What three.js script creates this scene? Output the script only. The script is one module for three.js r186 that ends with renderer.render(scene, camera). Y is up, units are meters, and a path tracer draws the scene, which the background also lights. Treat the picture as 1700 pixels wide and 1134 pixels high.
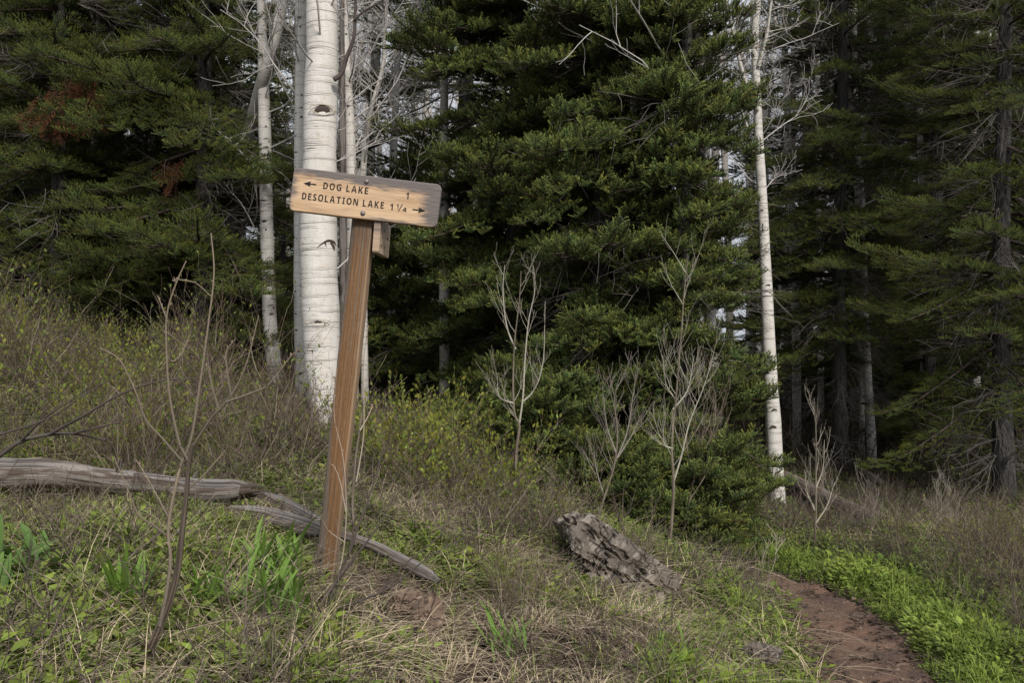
import * as THREE from 'three';
import { FontLoader } from 'three/addons/loaders/FontLoader.js';
import { TextGeometry } from 'three/addons/geometries/TextGeometry.js';
import { mergeVertices, toCreasedNormals, mergeGeometries } from 'three/addons/utils/BufferGeometryUtils.js';

// ---------------------------------------------------------------- camera, sky, sun, exposure
const scene = new THREE.Scene();
const FPX = 1653;                                   // focal length of the lens in photo pixels
const camera = new THREE.PerspectiveCamera(2 * Math.atan(567 / FPX) * 180 / Math.PI, 1700 / 1134, 0.1, 1500);
camera.position.set(0, 1.6, 0);
camera.lookAt(0, 1.6, -10);
const renderer = new THREE.WebGLRenderer({ antialias: true });
renderer.toneMapping = THREE.LinearToneMapping;
renderer.toneMappingExposure = 1.6;
renderer.shadowMap.enabled = true;

{ // overcast sky: brighter towards the zenith, a little warm
  const W = 64, H = 64, d = new Float32Array(W * H * 4);
  for (let y = 0; y < H; y++) for (let x = 0; x < W; x++) {
    const el = (y + 0.5) / H * Math.PI - Math.PI / 2, s = Math.max(0, Math.sin(el));
    const L = 0.47 * (1 + 1.1 * s) / 1.35;
    d.set([L * 0.95, L * 1.0, L * 1.09, 1], (y * W + x) * 4);
  }
  const t = new THREE.DataTexture(d, W, H, THREE.RGBAFormat, THREE.FloatType);
  t.mapping = THREE.EquirectangularReflectionMapping; t.magFilter = THREE.LinearFilter; t.minFilter = THREE.LinearFilter; t.needsUpdate = true;
  scene.background = t; scene.environment = t;
}
const sun = new THREE.DirectionalLight(0xfff9f2, 2.45);
sun.position.set(9, 22, 15);
sun.castShadow = true; sun.shadow.radius = 20; sun.shadow.mapSize.set(2048, 2048);
Object.assign(sun.shadow.camera, { left: -20, right: 20, top: 20, bottom: -20, near: 1, far: 80 });
scene.add(sun); scene.add(sun.target); sun.target.position.set(0, 0, -8);

// ---------------------------------------------------------------- helpers
const V = (x, y, z) => new THREE.Vector3(x, y, z);
function rng(seed) { let a = seed >>> 0; return () => { a = (a + 0x6D2B79F5) | 0; let t = Math.imul(a ^ (a >>> 15), 1 | a); t = (t + Math.imul(t ^ (t >>> 7), 61 | t)) ^ t; return ((t ^ (t >>> 14)) >>> 0) / 4294967296; }; }
const clamp = (x, a = 0, b = 1) => Math.min(b, Math.max(a, x));
const sstep = (a, b, x) => { const t = clamp((x - a) / (b - a)); return t * t * (3 - 2 * t); };
const mix = (a, b, t) => a + (b - a) * t;
const mix3 = (a, b, t) => [mix(a[0], b[0], t), mix(a[1], b[1], t), mix(a[2], b[2], t)];
function h3(x, y, z) { let h = Math.imul(x, 374761393) ^ Math.imul(y, 668265263) ^ Math.imul(z, 1274126177); h = Math.imul(h ^ (h >>> 13), 1274126177); h ^= h >>> 16; return (h >>> 0) / 4294967296; }
function vn(x, y, z = 0) {
  const X = Math.floor(x), Y = Math.floor(y), Z = Math.floor(z); let u = x - X, v = y - Y, w = z - Z;
  u = u * u * (3 - 2 * u); v = v * v * (3 - 2 * v); w = w * w * (3 - 2 * w);
  const l = (k) => mix(mix(h3(X, Y, Z + k), h3(X + 1, Y, Z + k), u), mix(h3(X, Y + 1, Z + k), h3(X + 1, Y + 1, Z + k), u), v);
  return w === 0 ? l(0) : mix(l(0), l(1), w);
}
function fbm(x, y, z = 0, o = 4) { let s = 0, a = 0.5, n = 0; for (let k = 0; k < o; k++) { s += a * vn(x, y, z); n += a; a *= 0.5; x = x * 2.03 + 17.1; y = y * 2.03 + 5.3; z = z * 2.03 + 9.7; } return s / n; }

const names = new Map();
function numbered(n) { const k = names.get(n) ?? 0; names.set(n, k + 1); return k ? n + '_' + String(k).padStart(3, '0') : n; }
function tag(o, label, category, group, kind) { if (label) o.userData.label = label; if (category) o.userData.category = category; if (group) o.userData.group = group; if (kind) o.userData.kind = kind; return o; }
function thing(name, label, category, group) { const o = new THREE.Group(); o.name = numbered(name); scene.add(o); return tag(o, label, category, group); }
function put(name, geo, mat, parent, kind) { const m = new THREE.Mesh(geo, mat); m.name = parent === scene ? numbered(name) : name; m.castShadow = m.receiveShadow = true; if (kind) m.userData.kind = kind; parent.add(m); return m; }
function copyOf(o, label, group, category) { const c = o.clone(); c.name = numbered(o.name.replace(/_\d\d\d$/, '')); c.userData = { ...o.userData }; tag(c, label, category, group); scene.add(c); return c; }
function inst(name, geo, mat, mats, cols, parent, kind = 'stuff') {
  const m = new THREE.InstancedMesh(geo, mat, mats.length); m.name = parent === scene ? numbered(name) : name; m.castShadow = m.receiveShadow = true;
  const c = new THREE.Color();
  mats.forEach((x, k) => { m.setMatrixAt(k, x); if (cols) m.setColorAt(k, c.setRGB(...cols[k])); });
  m.userData.kind = kind; parent.add(m); return m;
}
// a point of the place seen at photo pixel (px, py), d metres in front of the lens plane
const at = (px, py, d) => V((px - 850) / FPX * d, 1.6 - (py - 567) / FPX * d, -d);
const atX = (px, d) => (px - 850) / FPX * d;

class G { // collects triangles with normals, uvs and colours
  constructor() { this.p = []; this.n = []; this.u = []; this.c = []; this.i = []; }
  vert(p, n, u, v, c) { this.p.push(p.x, p.y, p.z); this.n.push(n.x, n.y, n.z); this.u.push(u, v); this.c.push(c[0], c[1], c[2]); return this.p.length / 3 - 1; }
  tube(pts, rad, seg = 5, c = [1, 1, 1], { v0 = 0, bump = null, cap = true, c2 = null } = {}) {
    const n = pts.length, T = V(), N = V(), B = V(), t0 = V(); let len = v0, first = this.p.length / 3;
    for (let k = 0; k < n; k++) {
      T.subVectors(pts[Math.min(n - 1, k + 1)], pts[Math.max(0, k - 1)]).normalize();
      if (k === 0) { N.set(Math.abs(T.y) > 0.9 ? 1 : 0, Math.abs(T.y) > 0.9 ? 0 : 1, 0); N.addScaledVector(T, -N.dot(T)).normalize(); }
      else { N.addScaledVector(T, -N.dot(T)); if (N.lengthSq() < 1e-6) N.set(T.z, T.x, T.y); N.normalize(); len += pts[k].distanceTo(pts[k - 1]); }
      B.crossVectors(T, N);
      const r = typeof rad === 'function' ? rad(k / (n - 1)) : rad[k], cc = c2 ? mix3(c, c2, k / (n - 1)) : c;
      for (let j = 0; j <= seg; j++) {
        const a = j / seg * Math.PI * 2, d = V().copy(N).multiplyScalar(Math.cos(a)).addScaledVector(B, Math.sin(a));
        const q = r * (bump ? 1 + bump(j % seg / seg * Math.PI * 2, len) : 1);
        this.vert(t0.copy(pts[k]).addScaledVector(d, q), d, j / seg, len, cc);
      }
    }
    const s = seg + 1;
    for (let k = 0; k < n - 1; k++) for (let j = 0; j < seg; j++) { const a = first + k * s + j; this.i.push(a, a + 1, a + s, a + 1, a + s + 1, a + s); }
    if (cap && seg > 4) for (const [k, q] of [[0, -1], [n - 1, 1]]) { const m = this.vert(pts[k], T.clone().multiplyScalar(q), 0.5, len, c); for (let j = 0; j < seg; j++) { const a = first + k * s + j; q > 0 ? this.i.push(a, a + 1, m) : this.i.push(a + 1, a, m); } }
    return this;
  }
  tri(a, b, c, col, col2 = col) {
    const n = V().subVectors(b, a).cross(V().subVectors(c, a)).normalize();
    const k = this.vert(a, n, 0, 0, col); this.vert(b, n, 1, 0, col); this.vert(c, n, 0.5, 1, col2); this.i.push(k, k + 1, k + 2); return this;
  }
  ribbon(pts, widths, side, col, col2 = col) { // a bent blade with a keel-less flat section
    const n = pts.length, first = this.p.length / 3, T = V(), S = V();
    for (let k = 0; k < n; k++) {
      T.subVectors(pts[Math.min(n - 1, k + 1)], pts[Math.max(0, k - 1)]).normalize(); S.copy(side).addScaledVector(T, -side.dot(T)).normalize();
      const nn = V().crossVectors(S, T), cc = mix3(col, col2, k / (n - 1));
      this.vert(V().copy(pts[k]).addScaledVector(S, -widths[k] / 2), nn, 0, k / (n - 1), cc); this.vert(V().copy(pts[k]).addScaledVector(S, widths[k] / 2), nn, 1, k / (n - 1), cc);
    }
    for (let k = 0; k < n - 1; k++) { const a = first + k * 2; this.i.push(a, a + 1, a + 2, a + 2, a + 1, a + 3); }
    return this;
  }
  geo() {
    const g = new THREE.BufferGeometry();
    g.setAttribute('position', new THREE.Float32BufferAttribute(this.p, 3)); g.setAttribute('normal', new THREE.Float32BufferAttribute(this.n, 3));
    g.setAttribute('uv', new THREE.Float32BufferAttribute(this.u, 2)); g.setAttribute('color', new THREE.Float32BufferAttribute(this.c, 3)); g.setIndex(this.i); return g;
  }
}
function spline(pts, n) { return new THREE.CatmullRomCurve3(pts, false, 'centripetal').getPoints(n); }
function tex(W, H, f, srgb = true) { // f(u, v) -> [r, g, b] linear 0..1
  const d = new Uint8Array(W * H * 4), e = (x) => { x = clamp(x); return 255 * (srgb ? (x <= 0.0031308 ? 12.92 * x : 1.055 * Math.pow(x, 1 / 2.4) - 0.055) : x); };
  for (let y = 0; y < H; y++) for (let x = 0; x < W; x++) { const c = f((x + 0.5) / W, (y + 0.5) / H), k = (y * W + x) * 4; d[k] = e(c[0]); d[k + 1] = e(c[1]); d[k + 2] = e(c[2]); d[k + 3] = 255; }
  const t = new THREE.DataTexture(d, W, H); if (srgb) t.colorSpace = THREE.SRGBColorSpace;
  t.wrapS = t.wrapT = THREE.RepeatWrapping; t.magFilter = THREE.LinearFilter; t.minFilter = THREE.LinearMipmapLinearFilter; t.generateMipmaps = true; t.needsUpdate = true; return t;
}
function colourAndBump(W, H, f) { // f -> [r, g, b, height]
  const hts = new Float32Array(W * H); let k = 0;
  const map = tex(W, H, (u, v) => { const c = f(u, v); hts[k++] = c[3]; return c; }); k = 0;
  const bump = tex(W, H, () => { const q = hts[k++]; return [q, q, q]; }, false);
  return { map, bumpMap: bump };
}
// noise that closes on itself once round u
const ring = (u, v, r, s, o = 4) => fbm(Math.cos(u * 6.2832) * r + 40, Math.sin(u * 6.2832) * r + 40, v * s, o);

// ---------------------------------------------------------------- the lie of the land
const trailPts = [V(1.2, 0, 6), V(1.35, 0, 1), V(1.5, 0, -2), V(1.706, 0, -4.66), V(1.84, 0, -5.48), V(1.87, 0, -6.1), V(1.75, 0, -6.6), V(1.55, 0, -6.95), V(1.25, 0, -7.25), V(0.8, 0, -7.6), V(0.2, 0, -8.6), V(-0.2, 0, -10.5)];
const trailCurve = new THREE.CatmullRomCurve3(trailPts, false, 'centripetal'), trailLine = trailCurve.getSpacedPoints(260);
const trailW = (z) => mix(0.25, 0.285, sstep(-6.8, -4.5, z));
function trailDist(x, z) { // [distance to the middle line, side: + right of it, half width]
  let b = 1e9, s = 0, zz = 0;
  for (let k = 0; k < trailLine.length - 1; k++) { const p = trailLine[k], dx = x - p.x, dz = z - p.z, d = dx * dx + dz * dz; if (d < b) { b = d; const q = trailLine[k + 1]; s = -(dx * (q.z - p.z) - dz * (q.x - p.x)); zz = p.z; } }
  return [Math.sqrt(b), Math.sign(s), trailW(zz)];
}
const controls = [];
for (const [px, py, d] of [[545, 985, 4.1], [215, 1134, 3], [0, 1134, 2.9], [0, 960, 4], [420, 870, 4.9], [0, 835, 5.3], [540, 720, 8], [500, 640, 10.5], [455, 610, 12], [250, 640, 8.5], [0, 600, 8], [0, 525, 11], [700, 770, 7.5], [700, 940, 4.9], [700, 1100, 3.7], [850, 1134, 3.6], [1000, 1134, 3.9], [1200, 1134, 4.3], [1310, 1134, 4.5], [850, 900, 6], [940, 900, 6], [1150, 1010, 5.4], [1200, 965, 6.3], [1050, 880, 7.2], [1690, 1010, 6], [1500, 905, 8.2], [1290, 845, 10.5], [1395, 775, 14], [1440, 735, 17]]) { const p = at(px, py, d); controls.push([p.x, p.z, p.y]); }
controls.push([1.706, -4.66, 0], [1.84, -5.48, 0.005], [1.87, -6.1, 0.008], [1.75, -6.6, 0.012], [1.5, -7, 0.01], [0.6, -7.8, 0.12], [10, -14, 0], [0.4, -12, 0.35], [-1, -16, 1.2], [-6, -16, 2.5], [-8, -6, 2.6], [-6, -2, 1.6], [-3, -1, 0.8], [-1.2, -1, 0.35], [0, 0, 0], [1.5, -2.5, 0], [1.4, 1, 0], [3.2, -2, -0.05], [3.4, -4.9, -0.02], [6, -6, -0.12], [6, 2, -0.4], [-3, 3, 0.8], [-8, 6, 2.2], [8, 8, -0.6], [12, -25, 0.5], [0, -25, 1.5], [-12, -25, 4], [20, -10, -0.2], [-20, -10, 5], [-14, 12, 3], [14, 16, -0.8], [0, 20, 0]);
const tps = (r2) => r2 > 1e-9 ? 0.5 * r2 * Math.log(r2) : 0;
const coef = (() => {
  const n = controls.length, m = n + 3, A = [];
  for (let i = 0; i < n; i++) { const r = new Float64Array(m + 1); for (let j = 0; j < n; j++) r[j] = tps((controls[i][0] - controls[j][0]) ** 2 + (controls[i][1] - controls[j][1]) ** 2) + (i === j ? 0.04 : 0); r[n] = 1; r[n + 1] = controls[i][0]; r[n + 2] = controls[i][1]; r[m] = controls[i][2]; A.push(r); }
  for (let q = 0; q < 3; q++) { const r = new Float64Array(m + 1); for (let j = 0; j < n; j++) r[j] = q ? controls[j][q - 1] : 1; A.push(r); }
  for (let c = 0; c < m; c++) { let b = c; for (let r = c; r < m; r++) if (Math.abs(A[r][c]) > Math.abs(A[b][c])) b = r; [A[c], A[b]] = [A[b], A[c]]; for (let r = 0; r < m; r++) if (r !== c) { const f = A[r][c] / A[c][c]; if (f) for (let k = c; k <= m; k++) A[r][k] -= f * A[c][k]; } }
  return A.map((r, k) => r[m] / r[k]);
})();
function land(x, z) {
  const r = Math.hypot(x, z), n = controls.length; let near = 0;
  if (r < 36) { near = coef[n] + coef[n + 1] * x + coef[n + 2] * z; for (let j = 0; j < n; j++) near += coef[j] * tps((x - controls[j][0]) ** 2 + (z - controls[j][1]) ** 2); }
  const far = 1.2 - 5 * Math.tanh(x / 28) + 0.03 * Math.min(160, Math.max(0, -z - 20)) + 6 * (fbm(x / 60, z / 60, 3) - 0.5) * sstep(30, 120, r);
  return mix(near, far, sstep(22, 36, r));
}
function groundY(x, z) {
  let y = land(x, z); const r = Math.hypot(x, z);
  if (r < 14) { const [d, , w] = trailDist(x, z); y -= 0.055 * (1 - sstep(w * 0.75, w * 1.25, d)); y += (fbm(x * 2.2, z * 2.2, 1, 4) - 0.5) * 0.13 * sstep(w, w * 2.5, d); }
  else y += (fbm(x * 1.1, z * 1.1, 1, 3) - 0.5) * 0.25 * sstep(14, 18, r) + (fbm(x * 2.2, z * 2.2, 1, 4) - 0.5) * 0.13;
  return y;
}
const onGround = (px, d) => { const x = atX(px, d); return V(x, groundY(x, -d), -d); };

// ---------------------------------------------------------------- materials
const M = {};
{
  const soil = colourAndBump(512, 512, (u, v) => {
    const tile = (s, z, o = 4) => { const a = fbm(u * s, v * s, z, o), b = fbm((u - 1) * s, v * s, z, o), c = fbm(u * s, (v - 1) * s, z, o), d = fbm((u - 1) * s, (v - 1) * s, z, o), p = sstep(0.7, 1, u), q = sstep(0.7, 1, v); return mix(mix(a, b, p), mix(c, d, p), q); };
    const a = tile(6, 1), b = tile(60, 2, 3), c = sstep(0.55, 0.7, tile(28, 5, 2)); let col = mix3([0.022, 0.014, 0.01], [0.06, 0.04, 0.027], a * 0.6 + b * 0.5); col = mix3(col, [0.16, 0.115, 0.075], c * 0.55 * b); return [...col, b * 0.6 + c * 0.4];
  });
  M.soil = new THREE.MeshStandardMaterial({ ...soil, bumpScale: 0.012, roughness: 1 });
  const dirt = colourAndBump(512, 512, (u, v) => {
    const tile = (s, z, o = 4) => { const a = fbm(u * s, v * s, z, o), b = fbm((u - 1) * s, v * s, z, o), c = fbm(u * s, (v - 1) * s, z, o), d = fbm((u - 1) * s, (v - 1) * s, z, o), p = sstep(0.7, 1, u), q = sstep(0.7, 1, v); return mix(mix(a, b, p), mix(c, d, p), q); };
    const a = tile(5, 11), b = tile(90, 12, 3), p = sstep(0.68, 0.76, tile(40, 15, 2)), dk = sstep(0.5, 0.75, tile(9, 19, 4)); let col = mix3([0.048, 0.027, 0.018], [0.135, 0.077, 0.048], a * 0.8 + b * 0.35); col = mix3(col, [0.045, 0.026, 0.019], dk * 0.7); col = mix3(col, [0.2, 0.13, 0.095], p * 0.5); return [...col, b * 0.5 + p * 0.4 + a * 0.3];
  });
  M.dirt = new THREE.MeshStandardMaterial({ ...dirt, bumpScale: 0.022, roughness: 1 });
  // aspen bark: pale, horizontally wrinkled, with short lenticels and black scars. u once round, v 1.6 m
  const aspen = (seed, marks, dirtying) => {
    const R = rng(seed), lines = [], dashes = [], scars = [];
    for (let k = 0; k < 74; k++) lines.push([R(), R(), 0.1 + 0.45 * R(), 0.0011 + 0.0012 * R(), R() * 6, 0.35 + 0.65 * R()]);
    for (let k = 0; k < 260; k++) dashes.push([R(), R(), 0.006 + 0.018 * R(), 0.0008 + 0.0011 * R()]);
    for (let k = 0; k < marks; k++) scars.push([R(), R(), 0.02 + 0.09 * R() * R(), 0.0015 + 0.006 * R() * R(), R() * 9]);
    const W = 384, H = 1280, dk = new Float32Array(W * H), ht = new Float32Array(W * H);
    const stamp = (cu, cv, su, sv, f) => { const y0 = Math.floor((cv - sv) * H) - 1, y1 = Math.ceil((cv + sv) * H) + 1, x0 = Math.floor((cu - su) * W) - 1, x1 = Math.ceil((cu + su) * W) + 1; for (let y = y0; y <= y1; y++) for (let x = x0; x <= x1; x++) f(((x % W) + W) % W + (((y % H) + H) % H) * W, ((x + 0.5) / W - cu) / su, ((y + 0.5) / H - cv) / sv); };
    for (const [u, v, l, t, s, a] of lines) { stamp(u, v, l, t * 9, (k, a1, b1) => { const bend = (fbm(a1 * 2 + s, s, 0, 3) - 0.5) * 0.9; const q = Math.exp(-(((b1 - bend) * 9) ** 2) / 2) * (1 - a1 * a1) * (Math.abs(a1) < 1 ? 1 : 0) * a; if (q > 0) { dk[k] = Math.max(dk[k], q * 0.62); ht[k] += q; const up = Math.exp(-(((b1 - bend) * 9 - 2.2) ** 2) / 2) * (1 - a1 * a1); ht[k] -= up * 0.3; } }); }
    for (const [u, v, l, t] of dashes) stamp(u, v, l, t, (k, a1, b1) => { const q = clamp(1.3 - a1 * a1 - b1 * b1); dk[k] = Math.max(dk[k], q * 0.55); });
    for (const [u, v, l, t, s] of scars) stamp(u, v, l * 1.3, t * 1.6, (k, a1, b1) => { const q = sstep(0.1, -0.25, a1 * a1 + b1 * b1 - 0.7 + (fbm(a1 * 3 + s, b1 * 3 + s, s, 3) - 0.5) * 1.5); dk[k] = Math.max(dk[k], q * 1.2); ht[k] -= q * 0.8; });
    let at_ = 0;
    return colourAndBump(W, H, (u, v) => {
      const k = at_++, g = ring(u, v, 3, 9), f = ring(u, v, 18, 240, 2), e = ring(u, v, 2.2, 34, 3);
      let c = mix3([0.5, 0.462, 0.405], [0.68, 0.655, 0.615], g); c = mix3(c, [0.45, 0.39, 0.3], sstep(0.55, 0.85, e) * 0.45 * dirtying); c = c.map((x) => x * (0.88 + 0.22 * f));
      c = mix3(c, [0.035, 0.028, 0.024], clamp(dk[k])); return [...c, clamp(0.45 + 0.35 * ht[k] + 0.12 * (f - 0.5) + 0.2 * (e - 0.5))];
    });
  };
  M.aspen = new THREE.MeshStandardMaterial({ ...aspen(5, 5, 1), bumpScale: 0.011, roughness: 0.75 });
  M.aspenScarred = new THREE.MeshStandardMaterial({ ...aspen(8, 44, 0.6), bumpScale: 0.006, roughness: 0.75 });
  for (const m of [M.aspen, M.aspenScarred]) for (const t of [m.map, m.bumpMap]) t.repeat.set(1, 1 / 1.6);
  const sb = colourAndBump(256, 512, (u, v) => { const a = ring(u, v, 6, 10, 4), b = ring(u, v, 14, 22, 3), cr = sstep(0.42, 0.5, b); let c = mix3([0.04, 0.036, 0.033], [0.115, 0.106, 0.1], a); c = c.map((x) => x * (0.55 + 0.6 * cr)); return [...c, cr * 0.7 + a * 0.3]; });
  M.spruceBark = new THREE.MeshStandardMaterial({ ...sb, bumpScale: 0.012, roughness: 0.95 });
  for (const t of [sb.map, sb.bumpMap]) t.repeat.set(1, 1 / 1.2);
  const grey = (c0, c1, c2, seed) => colourAndBump(256, 1024, (u, v) => { const a = ring(u, v + seed, 7, 2.2, 4), b = ring(u, v + seed, 34, 3.5, 3), cr = sstep(0.36, 0.28, ring(u, v + seed, 20, 2.4, 3)), st = sstep(0.48, 0.6, ring(u, v + seed, 2.5, 5, 5)); let c = mix3(c0, c1, clamp(a * 0.7 + b * 0.5 - 0.1)); c = mix3(c, c2, st * 0.95); c = mix3(c, [0.02, 0.016, 0.013], cr * 0.85); return [...c, clamp(0.4 + b * 0.5 - cr * 0.6)]; });
  M.deadWood = new THREE.MeshStandardMaterial({ ...grey([0.08, 0.066, 0.057], [0.29, 0.26, 0.235], [0.07, 0.05, 0.037], 0), bumpScale: 0.01, roughness: 0.95 });
  M.rotWood = new THREE.MeshStandardMaterial({ ...grey([0.07, 0.055, 0.045], [0.2, 0.165, 0.135], [0.1, 0.06, 0.035], 4), bumpScale: 0.014, roughness: 1 });
  const rock = colourAndBump(512, 512, (u, v) => { const a = fbm(u * 7, v * 7, 31, 5), b = fbm(u * 40, v * 40, 32, 3), li = sstep(0.56, 0.66, fbm(u * 16, v * 16, 35, 4)), cr = sstep(0.05, 0, Math.abs(fbm(u * 7, v * 8, 38, 4) - 0.5)); let c = mix3([0.09, 0.08, 0.07], [0.25, 0.23, 0.205], a * 0.7 + b * 0.35); c = mix3(c, [0.42, 0.41, 0.37], li * 0.6); c = mix3(c, [0.03, 0.025, 0.02], cr * 0.7); return [...c, clamp(a * 0.5 + b * 0.4 - cr * 0.5)]; });
  M.rock = new THREE.MeshStandardMaterial({ ...rock, bumpScale: 0.03, roughness: 0.95, color: new THREE.Color().setRGB(0.62, 0.56, 0.5) });
  M.stone = new THREE.MeshStandardMaterial({ ...rock, bumpScale: 0.01, roughness: 0.95, color: new THREE.Color().setRGB(0.72, 0.53, 0.42) });
}
const vcol = (o = {}) => new THREE.MeshPhysicalMaterial({ vertexColors: true, roughness: 0.85, specularIntensity: 0.25, side: THREE.DoubleSide, ...o });
M.twig = vcol({ roughness: 0.9 });
M.needle = new THREE.MeshPhysicalMaterial({ vertexColors: true, roughness: 0.8, side: THREE.DoubleSide, specularIntensity: 0.35 });
M.saplingBark = M.deadWood.clone(); M.saplingBark.color.setRGB(0.8, 0.7, 0.57); M.paleBark = M.deadWood.clone(); M.paleBark.color.setRGB(1.45, 1.36, 1.15);
M.leaf = new THREE.MeshPhysicalMaterial({ vertexColors: true, roughness: 0.7, side: THREE.DoubleSide, transmission: 0.3, thickness: 0, specularIntensity: 0.35 });
M.straw = vcol({ roughness: 0.85 });

// ---------------------------------------------------------------- ground and trail
{
  const rings = 300, seg = 420, p = [], uv = [], idx = [];
  for (let i = 0; i <= rings; i++) { const r = i === 0 ? 0 : 0.5 * Math.pow(900 / 0.5, (i - 1) / (rings - 1)); for (let j = 0; j < seg; j++) { // finer in front of the camera
    let t = j / seg * 2 - 1; const a = Math.PI * (t * 0.28 + 0.72 * t * t * t); const x = Math.sin(a) * r, z = -Math.cos(a) * r; p.push(x, groundY(x, z), z); uv.push(x / 1.7, z / 1.7); } }
  for (let i = 0; i < rings; i++) for (let j = 0; j < seg; j++) { const a = i * seg + j, b = i * seg + (j + 1) % seg; idx.push(a, b, a + seg, b, b + seg, a + seg); }
  const g = new THREE.BufferGeometry(); g.setAttribute('position', new THREE.Float32BufferAttribute(p, 3)); g.setAttribute('uv', new THREE.Float32BufferAttribute(uv, 2)); g.setIndex(idx); g.computeVertexNormals();
  // make sure the sheet faces up
  if (g.attributes.normal.getY(seg * 5) < 0) { for (let k = 0; k < idx.length; k += 3) { const t = idx[k]; idx[k] = idx[k + 1]; idx[k + 1] = t; } g.setIndex(idx); g.computeVertexNormals(); }
  tag(put('ground', g, M.soil, scene), 'brown forest soil of the slope under the grass and shrubs', 'ground', null, 'structure');
}
{
  const nl = 700, nc = 44, pts = trailCurve.getSpacedPoints(nl), p = [], uv = [], idx = []; let len = 0;
  for (let k = 0; k <= nl; k++) {
    const a = pts[Math.max(0, k - 1)], b = pts[Math.min(nl, k + 1)], tx = b.x - a.x, tz = b.z - a.z, l = Math.hypot(tx, tz); if (k) len += pts[k].distanceTo(pts[k - 1]);
    for (let j = 0; j <= nc; j++) {
      const w = trailW(pts[k].z), edge = 1 + 0.22 * (fbm(len * 3, j > nc / 2 ? 5 : 9, 2, 3) - 0.5), s = (j / nc * 2 - 1) * 1.2 * edge, x = pts[k].x - tz / l * s * w, z = pts[k].z + tx / l * s * w;
      const y = land(x, z) - 0.026 + 0.03 * s * s * 0.8 - 0.05 * sstep(0.95, 1.2, Math.abs(s)) + (fbm(x * 5, z * 5, 7, 5) - 0.5) * 0.075 + (fbm(x * 19, z * 19, 8, 4) - 0.5) * 0.024;
      p.push(x, y, z); uv.push(s * w / 1.1, len / 1.1);
    }
  }
  for (let k = 0; k < nl; k++) for (let j = 0; j < nc; j++) { const a = k * (nc + 1) + j, b = a + nc + 1; idx.push(a, a + 1, b, a + 1, b + 1, b); }
  const g = new THREE.BufferGeometry(); g.setAttribute('position', new THREE.Float32BufferAttribute(p, 3)); g.setAttribute('uv', new THREE.Float32BufferAttribute(uv, 2)); g.setIndex(idx); g.computeVertexNormals();
  if (g.attributes.normal.getY(50) < 0) { for (let k = 0; k < idx.length; k += 3) { const t = idx[k]; idx[k] = idx[k + 1]; idx[k + 1] = t; } g.setIndex(idx); g.computeVertexNormals(); }
  tag(put('dirt_trail', g, M.dirt, scene), 'narrow reddish brown dirt trail bending away to the left', 'path', null, 'structure');
}

// ---------------------------------------------------------------- conifers
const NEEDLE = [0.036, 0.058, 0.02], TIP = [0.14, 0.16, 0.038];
function shoot(g, base, dir, len, count, nl, nw, R, c0, c1) {
  const t = V().copy(dir).normalize(), a = V(t.y, -t.x, 0.3).cross(t).normalize(), b = V().crossVectors(t, a);
  for (let k = 0; k < count; k++) {
    const s = (k + R() * 0.8) / count, ph = k * 2.4 + R(), o = V().copy(a).multiplyScalar(Math.cos(ph)).addScaledVector(b, Math.sin(ph));
    if (o.y < -0.35) o.y *= -0.6;                       // needles brush upward
    const fw = mix(0.55, 1.5, s), d = V().copy(o).addScaledVector(t, fw).normalize(), p = V().copy(base).addScaledVector(t, s * len), w = V().crossVectors(d, t).normalize().multiplyScalar(nw / 2);
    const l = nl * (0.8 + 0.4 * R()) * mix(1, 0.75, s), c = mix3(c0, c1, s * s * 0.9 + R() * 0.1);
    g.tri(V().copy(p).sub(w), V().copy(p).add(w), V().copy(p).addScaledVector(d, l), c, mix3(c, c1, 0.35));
  }
}
function sprayGeo(seed, { side = 7, len = 0.2, nl = 0.024, nw = 0.0055, dens = 1, tip = TIP, base = NEEDLE, up = 0 } = {}) {
  const R = rng(seed), g = new G(), L = len;
  const axis = (s) => V(0.02 * Math.sin(s * 3 + seed), 0.05 * s * s * L * 3 - 0.02 * s, s * L);
  g.tube([axis(0), axis(0.5), axis(1)], [0.003, 0.0025, 0.001], 3, [0.07, 0.045, 0.03], { cap: false });
  shoot(g, axis(0.1), V(0, 0.12, 1), L * 0.92, Math.round(26 * dens), nl, nw, R, base, tip);
  for (let k = 0; k < side; k++) {
    const s = 0.08 + 0.78 * k / side, sg = k % 2 ? 1 : -1, l = L * (0.62 - 0.4 * s) * (0.8 + 0.4 * R());
    const dir = V(sg * (0.8 + 0.3 * R()), 0.1 + up + 0.35 * R(), 0.75 + 0.2 * R()).normalize();
    shoot(g, axis(s), dir, l, Math.round(17 * dens), nl, nw, R, base, tip);
  }
  return g.geo();
}
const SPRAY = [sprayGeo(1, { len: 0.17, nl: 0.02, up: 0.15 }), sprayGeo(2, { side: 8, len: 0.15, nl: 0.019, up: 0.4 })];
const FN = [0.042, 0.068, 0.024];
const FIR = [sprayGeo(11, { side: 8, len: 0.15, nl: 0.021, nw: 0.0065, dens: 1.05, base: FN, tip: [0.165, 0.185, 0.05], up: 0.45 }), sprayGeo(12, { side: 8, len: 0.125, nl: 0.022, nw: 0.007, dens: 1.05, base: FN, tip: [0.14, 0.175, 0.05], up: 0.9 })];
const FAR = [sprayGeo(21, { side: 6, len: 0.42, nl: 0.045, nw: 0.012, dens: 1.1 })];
const DEADSPRAY = sprayGeo(31, { side: 7, base: [0.08, 0.028, 0.014], tip: [0.15, 0.055, 0.024] });
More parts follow.
